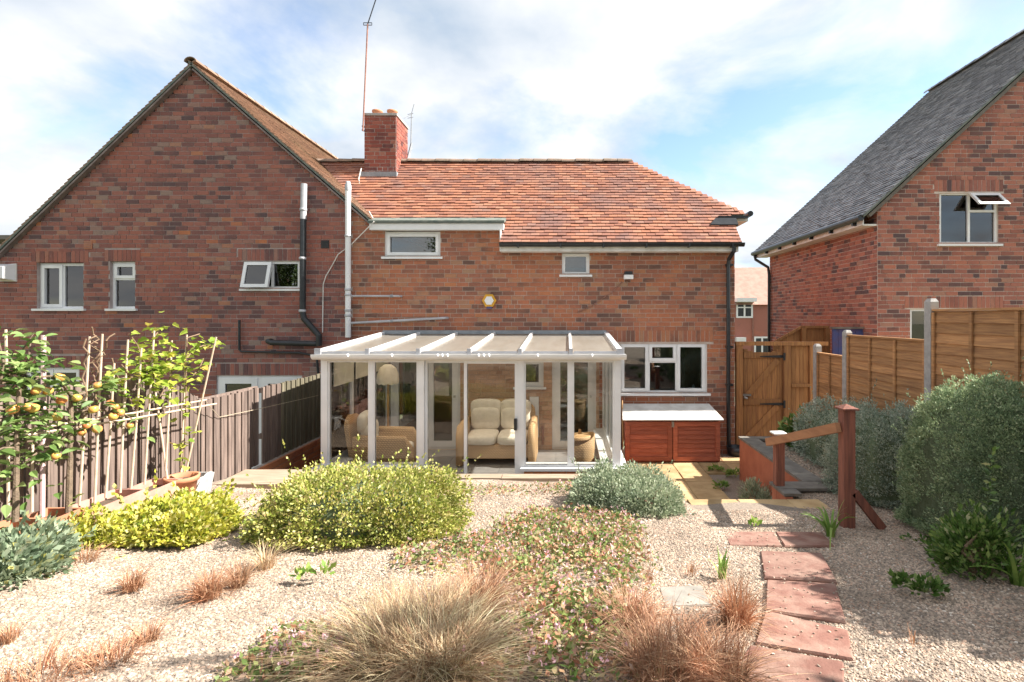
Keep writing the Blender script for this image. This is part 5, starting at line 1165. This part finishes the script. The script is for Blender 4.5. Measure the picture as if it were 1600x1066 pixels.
p = (-3.28, 4.28); bush('yellow_bush', (p[0], p[1], zt(*p)), (0.48, 0.42, 0.22), 15000, 0.038, 0.028, L['yellow'], 'bright yellow leaved bush in front of the troughs', seed=3, clumps=120, cr=0.085, flat=0.2, core=0.72, rlo=0.72)
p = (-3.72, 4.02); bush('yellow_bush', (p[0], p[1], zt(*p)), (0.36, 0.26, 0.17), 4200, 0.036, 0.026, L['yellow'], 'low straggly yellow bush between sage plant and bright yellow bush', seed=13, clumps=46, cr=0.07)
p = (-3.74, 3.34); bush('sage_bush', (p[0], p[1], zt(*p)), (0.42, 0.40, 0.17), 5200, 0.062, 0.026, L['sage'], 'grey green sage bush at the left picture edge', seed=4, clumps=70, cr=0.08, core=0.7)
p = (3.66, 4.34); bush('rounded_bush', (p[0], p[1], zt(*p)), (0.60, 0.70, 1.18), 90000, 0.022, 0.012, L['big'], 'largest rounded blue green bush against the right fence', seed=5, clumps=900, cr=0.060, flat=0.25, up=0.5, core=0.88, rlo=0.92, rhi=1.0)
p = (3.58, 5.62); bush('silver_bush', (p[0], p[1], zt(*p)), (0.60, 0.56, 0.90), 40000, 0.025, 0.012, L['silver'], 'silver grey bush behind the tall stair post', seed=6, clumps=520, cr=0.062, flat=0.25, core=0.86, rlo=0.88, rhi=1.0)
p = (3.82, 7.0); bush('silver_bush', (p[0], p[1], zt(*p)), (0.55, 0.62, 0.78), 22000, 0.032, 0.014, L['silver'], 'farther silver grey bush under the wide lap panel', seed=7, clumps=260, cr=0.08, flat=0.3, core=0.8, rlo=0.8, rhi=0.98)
p = (3.55, 7.78); bush('leafy_plant', (p[0], p[1], 0.55), (0.26, 0.25, 0.52), 900, 0.085, 0.05, L['green'], 'loose green leafy plant beside the gate', 'plant', seed=8, clumps=30, cr=0.12)
p = (2.74, 3.42); bush('glossy_shrub', (p[0], p[1], zt(*p)), (0.22, 0.24, 0.42), 2600, 0.050, 0.022, L['green'], 'small glossy green shrub in front of the largest bush', seed=9, clumps=46, cr=0.09, up=0.6)
t = bpy.data.objects['glossy_shrub']
rng = np.random.default_rng(3); s0_ = Vector((2.78, 3.4, 1.0)); s1_ = Vector((2.83, 3.4, CZ - (703 - VPV) * 3.4 / F)); P = np.array([tuple(s0_.lerp(s1_, q_)) for q_ in np.linspace(0, 1, 46)]); V, Q = leaves(P, rng.normal(size=(46, 3)) * [1, 1, 0.3] + [0, 0, 0.6], 0.055, 0.024, rng)
add_np('tall_shoot', V, Q, L['green'], t)
# shrubs of the same border just right of the picture, which shade the gravel
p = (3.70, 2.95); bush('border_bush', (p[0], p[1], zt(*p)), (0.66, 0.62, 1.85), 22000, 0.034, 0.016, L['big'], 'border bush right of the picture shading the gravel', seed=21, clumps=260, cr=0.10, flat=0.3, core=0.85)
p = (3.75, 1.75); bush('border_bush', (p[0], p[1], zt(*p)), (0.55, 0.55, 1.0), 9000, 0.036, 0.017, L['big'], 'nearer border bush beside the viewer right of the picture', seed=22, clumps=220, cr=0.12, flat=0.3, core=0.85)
# bed below the wall
p = (2.50, 6.75); bush('lavender_plant', (p[0], p[1], -0.06), (0.20, 0.42, 0.34), 2600, 0.06, 0.010, L['hebe'], 'grey green lavender in the bed below the red wall', 'plant', seed=10, clumps=40, cr=0.08, up=1.0, stems=6)
for i, (u, v) in enumerate(((1118, 735), (1148, 742), (1125, 760))):
    q = W(u, v, 2.53 * F / (v - VPV)); bush('weed', (q.x, q.y, -0.06), (0.10, 0.08, 0.08), 160, 0.06, 0.02, L['strap'], ['weed tuft nearest the red store on the lower path', 'weed tuft at the foot of the red wall', 'weed tuft between the lower slabs and the bed'][i], 'weed', 'weeds on the lower path', seed=30 + i, clumps=8, cr=0.04, stems=0)
# strap-leaved plants and grasses
def blades(name, c, n, h, spread, w, mat, label, cat, group=None, seed=0, r0=0.05, lean_=(0, 0), curl=1.0, seg=5, flatten=1.0):
    rng = np.random.default_rng(seed); c = np.array(c, float); t = thing(name, tuple(c), label, cat, group)
    th = rng.uniform(0, 2 * np.pi, n); rr = r0 * np.sqrt(rng.random(n)); base = c + np.stack([rr * np.cos(th), rr * np.sin(th) * flatten, np.full(n, -0.01)], 1)
    az = th + rng.normal(0, 0.5 if n < 200 else 0.85, n); ln = h * rng.uniform(0.55, 1.15, n); sp = spread * rng.uniform(0.15, 1.1, n)
    dirv = np.stack([np.cos(az), np.sin(az) * flatten, np.zeros(n)], 1) + np.array([lean_[0], lean_[1], 0]); ts = np.linspace(0, 1, seg + 1)
    side = np.stack([-np.sin(az), np.cos(az), rng.normal(0, 0.5, n)], 1); side /= np.linalg.norm(side, axis=1, keepdims=True)
    wob = rng.normal(0, 0.05 if n < 200 else 0.14, (n, 3)) * h; wob[:, 2] = 0
    V = np.zeros((n, seg + 1, 2, 3)); wv = w * rng.uniform(0.5, 1.7, n)
    if n > 200: low = rng.random(n) < 0.3; ln = np.where(low, ln * 0.45, ln); sp = np.where(low, sp * 1.35, sp)
    for i, s in enumerate(ts):
        pos = base + dirv * (sp * (s ** 1.6))[:, None] + wob * s * s; pos[:, 2] += ln * (s - 0.48 * curl * (sp / max(spread, 1e-6)) * s ** 2.4)
        ww = (wv * (1 - 0.85 * s ** 1.5) * 0.5)[:, None]
        V[:, i, 0] = pos - side * ww; V[:, i, 1] = pos + side * ww
    idx = np.arange(n * (seg + 1) * 2).reshape(n, seg + 1, 2)
    Q = np.stack([idx[:, :-1, 0], idx[:, :-1, 1], idx[:, 1:, 1], idx[:, 1:, 0]], -1).reshape(-1, 4)
    add_np('blades', V.reshape(-1, 3), Q, mat, t); return t
blades('daylily', on(1298, 838), 22, 0.38, 0.34, 0.020, L['strap'], 'bright green strap leaved plant at the foot of the tall stair post', 'plant', seed=1, r0=0.03, seg=8, curl=1.7)
blades('strappy_plant', on(1128, 900), 14, 0.20, 0.12, 0.020, L['strap'], 'small strap leaved plant left of the stepping stones', 'plant', seed=2, r0=0.03, seg=6)
blades('strappy_plant', on(1592, 915), 26, 0.42, 0.26, 0.020, L['strap'], 'strap leaved plant at the right edge under the glossy shrub', 'plant', seed=3, r0=0.04, seg=7, curl=1.3)
G1 = 'brown sedge tufts in the gravel'
def sedge(u, v, n, h, sp, mat, label, seed, r0, lean_=(0, 0), w=0.0035, cat='grass'): return blades('sedge_tuft', on(u, v), n, h, sp, w, mat, label, cat, G1, seed, r0, lean_)
sedge(655, 1040, 3400, 0.29, 0.46, L['sedge'], 'largest straw coloured sedge mound at the bottom centre', 41, 0.26, (-0.15, 0), 0.0036)
sedge(745, 955, 900, 0.30, 0.34, L['sedge_red'], 'reddish sedge tuft right of the largest mound', 42, 0.10)
sedge(700, 1062, 900, 0.26, 0.36, L['sedge'], 'dense sedge tuft at the bottom edge below the largest mound', 46, 0.14)
sedge(1040, 1050, 1000, 0.28, 0.26, L['sedge_red'], 'wide russet sedge tuft left of the lowest stepping stone', 43, 0.16)
sedge(1150, 975, 700, 0.30, 0.16, L['sedge_red'], 'upright russet sedge tuft beside the stepping stones', 44, 0.07)
sedge(985, 975, 700, 0.22, 0.22, L['sedge_red'], 'russet sedge tuft by the grey slab', 45, 0.10)
sedge(1120, 1062, 800, 0.24, 0.24, L['sedge_red'], 'low russet sedge tuft at the bottom edge near the path', 47, 0.12)
sedge(208, 918, 260, 0.16, 0.10, L['sedge_red'], 'lone small tuft in gravel near the sage bush', 48, 0.05)
sedge(325, 930, 420, 0.20, 0.16, L['sedge_red'], 'medium tuft in the open gravel left of centre', 49, 0.07)
sedge(372, 912, 260, 0.18, 0.16, L['sedge_red'], 'thin tuft right behind the medium gravel tuft', 50, 0.05)
sedge(415, 885, 160, 0.20, 0.22, L['sedge'], 'wispy tuft in the shade of the broad golden bush', 51, 0.06)
sedge(130, 880, 160, 0.14, 0.16, L['sedge_red'], 'flat wisp of sedge under the yellow bush', 52, 0.08)
sedge(170, 1035, 260, 0.13, 0.13, L['sedge_red'], 'russet tuft in the bottom left gravel', 53, 0.10)
sedge(228, 1002, 160, 0.12, 0.10, L['sedge_red'], 'tiny tuft above the bottom left russet tuft', 54, 0.05)
sedge(60, 1062, 220, 0.16, 0.18, L['sedge_red'], 'tuft in the bottom left corner', 55, 0.14)
sedge(12, 1000, 120, 0.12, 0.08, L['sedge_red'], 'small tuft at the left picture edge', 56, 0.04)
sedge(1428, 1005, 16, 0.12, 0.05, L['sedge_red'], 'few red stalks in the shaded gravel right of the path', 57, 0.02)
sedge(1010, 905, 50, 0.12, 0.08, L['sedge_red'], 'wispy orange tuft left of the upper stepping stones', 58, 0.04)
sedge(1078, 895, 40, 0.11, 0.07, L['sedge_red'], 'wispy orange tuft beside the strap leaved plant', 59, 0.04)
q = on(1436, 922); bush('low_weed', q, (0.13, 0.10, 0.07), 220, 0.05, 0.028, L['green'], 'low green weed in the shaded gravel right of the path', 'weed', seed=61, clumps=10, cr=0.04, stems=0)
q = on(1365, 885); bush('low_weed', on(1452, 850), (0.16, 0.10, 0.06), 160, 0.04, 0.022, L['green'], 'sparse green weed at the foot of the glossy shrub', 'weed', seed=62, clumps=10, cr=0.05, stems=0)
for i, (u, v) in enumerate(((480, 905), (505, 902), (1180, 826))): bush('seedling', on(u, v), (0.05, 0.04, 0.03), 14, 0.06, 0.035, L['strap'], ['left one of two bright seedlings in gravel below the golden bush', 'right one of two bright seedlings in gravel below the golden bush', 'bright seedling in front of the yellow slabs'][i], 'weed', seed=65 + i, clumps=3, cr=0.02, stems=0)
# ground cover
def cover(poly, n, seed, label, hgt=0.10):
    rng = np.random.default_rng(seed); pts = []
    g_ = [G(u, v) for u, v in poly]; xs = [p.x for p in g_]; ys = [p.y for p in g_]
    def inside(x, y):
        c_ = False; j = len(g_) - 1
        for i in range(len(g_)):
            if (g_[i].y > y) != (g_[j].y > y) and x < (g_[j].x - g_[i].x) * (y - g_[i].y) / (g_[j].y - g_[i].y) + g_[i].x: c_ = not c_
            j = i
        return c_
    while len(pts) < n:
        x, y = rng.uniform(min(xs), max(xs)), rng.uniform(min(ys), max(ys))
        den = 0.5 + 0.5 * math.sin(x * 5.3 + seed) * math.sin(y * 4.7 + 2 * seed) + 0.25 * math.sin(x * 11 + y * 9)
        if inside(x + rng.normal() * 0.07, y + rng.normal() * 0.07) and rng.random() < 0.35 + 0.75 * den: pts.append((x, y, zt(x, y) + 0.01 + rng.random() ** 1.4 * hgt * (0.5 + 0.8 * den)))
    P = np.array(pts); D = rng.normal(size=(n, 3)) * [1, 1, 0.35] + [0, 0, 0.35]
    V, Q = leaves(P, D, 0.040, 0.021, rng); o = add_np('ground_cover', V, Q, L['cover']); tag(o, label, 'ground cover', kind='stuff')
    m = n // 30; P2 = P[:m] + [0, 0, 0.05]; V, Q = leaves(np.repeat(P2, 4, 0) + rng.normal(0, 0.006, (4 * m, 3)), np.tile([0, 0, 1.0], (4 * m, 1)) + rng.normal(0, 0.7, (4 * m, 3)), 0.020, 0.013, rng)
    tag(add_np('ground_cover_flowers', V, Q, L['flower']), 'tiny pink flower heads over the ' + label, 'flowers', kind='stuff')
cover([(760, 840), (840, 800), (960, 806), (1010, 840), (985, 920), (960, 990), (1000, 1075), (730, 1075), (790, 1000), (820, 930), (770, 890)], 9000, 1, 'red and green leafy ground cover right of centre', 0.07)
cover([(620, 870), (760, 835), (800, 870), (770, 905), (640, 890)], 1300, 2, 'thin leafy ground cover below the broad golden bush', 0.06)
cover([(330, 1075), (400, 1010), (500, 985), (560, 1075)], 1600, 3, 'low leafy ground cover at the bottom left of centre', 0.07)
cover([(740, 765), (900, 755), (905, 772), (740, 778)], 500, 4, 'short yellow green growth along the timber edging', 0.04)
# ------------------------------------------------------------------ left border: troughs, pots, canes, apple tree, climbers
XT = -4.02
def yu(u, X=XT): return X * F / (u - VPU)
def trough(y0, y1, z0, z1, mat, label, w=0.30, x=XT):
    t = thing('planter_trough', (x, (y0 + y1) / 2, z0), label, 'trough', 'long troughs along the fence')
    mb = MB(); a, b = x - w/2, x + w/2; k = 0.025; i = 0.022
    outer = [(a + k, y0 + k, z0), (b - k, y0 + k, z0), (b - k, y1 - k, z0), (a + k, y1 - k, z0), (a, y0, z1), (b, y0, z1), (b, y1, z1), (a, y1, z1)]
    inner = [(a + i, y0 + i, z1), (b - i, y0 + i, z1), (b - i, y1 - i, z1), (a + i, y1 - i, z1), (a + i, y0 + i, z1 - 0.06), (b - i, y0 + i, z1 - 0.06), (b - i, y1 - i, z1 - 0.06), (a + i, y1 - i, z1 - 0.06)]
    mb.add(outer + inner, [(0,3,2,1),(0,1,5,4),(1,2,6,5),(2,3,7,6),(3,0,4,7),(4,5,9,8),(5,6,10,9),(6,7,11,10),(7,4,8,11),(8,9,13,12),(9,10,14,13),(10,11,15,14),(11,8,12,15)])
    mb.build('box', mat, t); MB().add(inner[4:], [(0,1,2,3)]).build('compost', M['soil'], t)
    return t
zf_ = lambda y: zt(XT, y)
trough(yu(108), yu(205), zf_(4.6) - 0.02, zf_(4.6) + 0.22, M['pink_trough'], 'faded pink trough, middle one of the row along the fence')
trough(yu(206), yu(262), zf_(5.1), zf_(5.1) + 0.24, M['pink_trough'], 'faded pink trough nearest the round terracotta pot')
trough(3.62, yu(48), zf_(3.8), zf_(3.8) + 0.20, M['terracotta'], 'terracotta trough at the left picture edge')
trough(yu(52), yu(104), zf_(4.0), zf_(4.0) + 0.20, M['terracotta'], 'terracotta trough below the thick pink stake')
trough(5.42, 5.72, zf_(5.6), zf_(5.6) + 0.2, M['concrete'], 'short grey trough behind the round terracotta pot', 0.18, -4.02)
pot = thing('terracotta_pot', (-3.86, 5.2, 0.6), 'round terracotta pot holding canes beside the grey trough', 'pot')
py_ = 5.22; px_ = (284 - VPU) * py_ / F; pot.location = (px_, py_, zt(px_, py_))
MB().lathe([(0.10, 0), (0.135, 0.22), (0.15, 0.22), (0.155, 0.27), (0.135, 0.27), (0.125, 0.22)], (px_, py_, zt(px_, py_)), 22).build('pot_body', M['terracotta'], pot, True)
MB().lathe([(0.126, 0), (0.001, 0.01)], (px_, py_, zt(px_, py_) + 0.22), 22).build('compost', M['soil'], pot)
hs = MB().tube([W(330, 738, 5.7), W(322, 742, 5.6), W(312, 758, 5.45), W(306, 772, 5.35)], 0.012, 8); tag(hs.build('hose_end', M['white_paint']), 'short pale hose end lying by the plank', 'hose')
CN = 'bamboo canes by the fence'
cane_list = [(188, 770, 200, 531, 'leaning slightly, first of the tall canes left of the climber'), (204.5, 765, 221, 544, 'second of the tall canes left of the climber'), (226, 757, 241, 517, 'tallest cane through the densest yellow climber leaves'),
  (262, 752, 238.5, 582, 'leaning left out of the round pot'), (259, 735, 268.5, 532, 'upright through the middle of the climber'), (283, 740, 292, 523, 'upright behind the round pot'), (289, 745, 338, 527, 'leaning right, rightmost of all'),
  (13, 815, 9, 515, 'at the left picture edge'), (124, 790, 140, 526, 'left one of a pair wrapped in dry stems'), (148, 785, 160, 522, 'right one of a pair wrapped in dry stems'), (165, 778, 178.5, 568, 'short, just left of the tall climber canes'), (50, 800, 52, 640, 'short, behind the thick pink stake')]
for ub, vb_, ut, vt_, lab in cane_list:
    yb = yu(ub); p0 = W(ub, vb_, yb); p1 = W(ut, vt_, yb + 0.02)
    o = MB().tube([p0, p0.lerp(p1, 0.5) + Vector((random.uniform(-.006, .006), 0, 0)), p1], [0.010, 0.009, 0.008], 8).build('bamboo_cane', M['cane']); tag(o, 'bamboo cane ' + lab, 'cane', CN)
o = MB().tube([W(66, 808, yu(66)), W(68, 524, yu(66))], 0.016, 8).build('garden_stake', M['cane_pink']); tag(o, 'thick straight pinkish stake rising through the apple tree', 'stake')
for i, (a_, b_) in enumerate((((-10, 688), (338, 631)), ((15, 676), (322, 625)))):
    p0 = W(*a_, yu(a_[0], -3.98)); p1 = W(*b_, yu(b_[0], -3.98)); o = MB().tube([p0, p0.lerp(p1, 0.5) + Vector((0, 0, -0.01)), p1], 0.009, 8).build('bamboo_cane', M['cane']); tag(o, ['lower', 'upper'][i] + ' horizontal bamboo cane tied across the uprights', 'cane', CN)
wire = MB().tube([W(322, 628, 5.9), W(343, 652, 6.3), W(400, 640, 7.0), W(497, 618, 8.6)], 0.004, 5); tag(wire.build('garden_wire', M['twine']), 'thin sagging wire along the right part of the board fence', 'wire')
def leaf_mesh(name, l, w, mat, lobes=False):
    vs = [(0, 0, 0)]; prof = [(0.12, 0.55), (0.35, 1.0), (0.6, 0.9), (0.82, 0.5)] if not lobes else [(0.03, 0.75), (0.22, 1.0), (0.42, 0.72), (0.58, 0.85), (0.8, 0.3)]
    n = len(prof)
    for t_, ww in prof: vs += [(-w/2 * ww, l * t_, 0.012 * ww), (0, l * t_, 0.0), (w/2 * ww, l * t_, 0.012 * ww)]
    vs.append((0, l, -0.008)); f = [(0, 2, 1), (0, 3, 2)]
    for i in range(n - 1):
        a_ = 1 + 3 * i; f += [(a_, a_+1, a_+4, a_+3), (a_+1, a_+2, a_+5, a_+4)]
    a_ = 1 + 3 * (n - 1); f += [(a_, a_+1, len(vs)-1), (a_+1, a_+2, len(vs)-1)]
    return raw_mesh(name, vs, f, mat)
ALM = leaf_mesh('apple_leaf', 0.085, 0.042, L['apple_leaf']); VLM = leaf_mesh('vine_leaf', 0.078, 0.07, L['vine_leaf'], True)
def put_leaves(parent, me, pts, n, spread, seed, smin=0.7, smax=1.25):
    rng = random.Random(seed); wl_ = wloc(parent)
    for i in range(n):
        p = Vector(rng.choice(pts)); p = p + Vector((rng.gauss(0, spread), rng.gauss(0, spread * 0.8), rng.gauss(0, spread)))
        if p.x < XL + 0.03: p.x = XL + 0.03 + rng.random() * 0.15
        o = bpy.data.objects.new('leaf', me); o.location = p - wl_; o.rotation_euler = (rng.uniform(-0.7, 0.5), rng.uniform(-0.6, 0.6), rng.uniform(0, 6.28)); s = rng.uniform(smin, smax); o.scale = (s, s, s)
        link(o, parent)
at = thing('apple_tree', tuple(W(107, 800, yu(107))), 'espaliered apple tree with ripe fruit along the left fence', 'apple tree')
tb = W(107, 800, yu(107)); ya = yu(107)
br_pts = []
def branch(mb, uv, r0, r1, y0, y1):
    n = len(uv); pts = [W(u, v, y0 + (y1 - y0) * i / (n - 1)) for i, (u, v) in enumerate(uv)]
    mb.tube(pts, [r0 + (r1 - r0) * i / (n - 1) for i in range(n)], 8); 
    for i in range(n - 1):
        for k in range(4): br_pts.append(pts[i].lerp(pts[i+1], k / 4))
mb = MB()
y_ = lambda u: yu(u, -3.93)
branch(mb, [(107, 800), (110, 700), (111, 618)], 0.022, 0.014, y_(107), y_(107))
mb.build('trunk', M['bark'], at)
mb = MB()
for uv in ([(111, 620), (98, 600), (80, 588), (40, 590), (0, 600), (-30, 605)], [(110, 650), (80, 640), (40, 650), (-10, 655)], [(110, 645), (150, 640), (190, 645), (215, 660)], [(111, 620), (140, 612), (165, 605), (188, 600)],
           [(40, 590), (25, 562), (40, 540), (52, 522)], [(0, 600), (5, 565), (-5, 520)], [(109, 690), (70, 700), (40, 720), (0, 725)], [(109, 670), (95, 690), (80, 705)], [(20, 592), (10, 575), (20, 552)]):
    branch(mb, uv, 0.011, 0.004, y_(uv[0][0]), y_(max(-40, uv[-1][0])))
mb.build('branches', M['bark'], at)
put_leaves(at, ALM, br_pts, 290, 0.07, 5, 0.8, 1.35)
appm = MB(); pr = [(0.001, -0.030), (0.018, -0.034), (0.034, -0.022), (0.041, 0.0), (0.037, 0.022), (0.020, 0.033), (0.008, 0.029), (0.001, 0.022)]
appm.lathe(pr, (0, 0, 0), 14); ame = raw_mesh('apple', appm.v, appm.f, M['apple'], True)
for u, v in ((93, 590), (56, 611), (75, 611), (96, 625), (90, 651), (87, 713), (135, 665), (128, 676), (152, 671), (172, 630), (181, 636), (187, 645), (177, 651), (146, 640), (203, 665), (44, 636), (52, 638), (120, 622), (152, 602), (20, 640)):
    o = bpy.data.objects.new('apple', ame); o.location = W(u, v, yu(u, -3.86)) - wloc(at); o.rotation_euler = (random.uniform(-.4, .4), random.uniform(-.4, .4), random.uniform(0, 6)); s = random.uniform(0.68, 0.9); o.scale = (s, s, s); link(o, at)
br_pts = []
at2 = thing('apple_tree', tuple(W(20, 815, yu(20))), 'leafy apple bush at the left picture edge beside its cane', 'apple tree')
mb = MB(); branch(mb, [(24, 815), (26, 700), (30, 600)], 0.02, 0.012, y_(24), y_(24)); mb.build('trunk', M['bark'], at2)
mb = MB()
for uv in ([(28, 660), (10, 640), (-30, 640)], [(28, 640), (50, 625), (70, 630)], [(30, 600), (15, 585), (-15, 575)], [(30, 600), (45, 560), (48, 530)], [(27, 690), (50, 690), (70, 700)], [(26, 700), (5, 700), (-20, 710)], [(30, 610), (60, 590), (85, 600)]):
    branch(mb, uv, 0.010, 0.004, y_(uv[0][0]), y_(max(-40, uv[-1][0])))
mb.build('branches', M['bark'], at2); put_leaves(at2, ALM, br_pts, 230, 0.07, 6, 0.8, 1.4)
def climber(name, stems, n, label, seed, spread=0.06, smin=0.6, smax=1.2):
    t = thing(name, tuple(W(*stems[0][0], yu(stems[0][0][0]))), label, 'climber'); mb = MB(); pts = []
    for uv in stems:
        P_s = [W(u, v, yu(u, -3.97)) for u, v in uv]; mb.tube(P_s, 0.006, 6)
        for i in range(len(P_s) - 1):
            L_ = max(2, int((P_s[i+1] - P_s[i]).length / 0.05)); pts += [P_s[i].lerp(P_s[i+1], k / L_) for k in range(L_)]
    mb.build('stems', M['twig'], t); put_leaves(t, VLM, pts, n, spread, seed, smin, smax); return t
climber('climbing_plant', [[(240, 600), (242, 560), (238, 530), (250, 515), (262, 512)], [(240, 590), (222, 560), (215, 540), (202, 522)], [(238, 582), (205, 590), (190, 570)], [(245, 575), (262, 560), (268, 535)], [(250, 620), (262, 600), (272, 570)]], 250, 'yellow green climber crowding the tall canes above the fence', 9)
climber('climbing_plant', [[(284, 730), (288, 690), (290, 640), (291, 580), (292, 530)], [(291, 560), (305, 545), (318, 540), (340, 540)], [(291, 600), (312, 575), (318, 560)], [(292, 528), (312, 522)]], 120, 'greener climber on the canes of the round pot', 10, 0.05)
climber('climbing_plant', [[(190, 600), (182, 585), (175, 560)], [(215, 640), (200, 620), (185, 610)]], 26, 'small yellow climber left of the dense one', 11, 0.04)
ds = thing('dry_stems', tuple(W(140, 640, yu(140))), 'dry brown twisted stems around the paired canes', 'dead plant')
mb = MB(); rg = random.Random(4)
for ub, vb_, ut, vt_ in ((124, 700, 140, 530), (148, 640, 149, 512), (140, 600, 172, 522), (139, 580, 150, 525)):
    p0, p1 = W(ub, vb_, yu(ub, -3.98)), W(ut, vt_, yu(ub, -3.98)); pts = [p0.lerp(p1, i / 14) + Vector((rg.gauss(0, 0.02), rg.gauss(0, 0.02), rg.gauss(0, 0.006))) for i in range(15)]; mb.tube(pts, 0.006, 6)
mb.build('stems', M['twig'], ds)
# ------------------------------------------------------------------ trees behind the camera (mirrored in the windows)
def tree(x, y, h, rad, seed, label, zr=0.34):
    rng = np.random.default_rng(seed); t = thing('tree', (x, y, 0.9), label, 'tree')
    MB().tube([(x, y, 0.5), (x + 0.1, y, h * 0.35), (x, y + 0.1, h * 0.7)], [0.22, 0.16, 0.06], 10).build('trunk', M['bark'], t)
    mb = MB(); cl = []
    for i in range(46):
        d = rng.normal(size=3); d /= np.linalg.norm(d); c = np.array([x, y, h * 0.64]) + d * [rad, rad, h * zr] * rng.uniform(0.4, 0.95); cl.append(c)
        if i % 3 == 0: mb.tube([(x, y, h * 0.3 + 0.2 * h * rng.random()), tuple(c)], [0.06, 0.02], 6)
    mb.build('limbs', M['bark'], t)
    n = 9000; k = rng.integers(0, 46, n); off = rng.normal(size=(n, 3)) * 0.34; P = np.array(cl)[k] + off; V, Q = leaves(P, rng.normal(size=(n, 3)) + [0, 0, 0.2], 0.17, 0.10, rng); add_np('crown', V, Q, L['tree'], t)
tree(-6.2, -12, 8.2, 2.6, 1, 'leafy tree behind the viewer, mirrored in the upstairs window'); tree(3.5, -14, 6.5, 2.6, 2, 'second tree behind the viewer, mirrored in the conservatory glass'); tree(-16, -10, 7, 2.8, 3, 'third tree behind the viewer, mirrored in the gable windows')
tree(5.3, 0.98, 9.5, 1.3, 4, 'tree beyond the right fence beside the viewer shading the near foreground', 0.14)
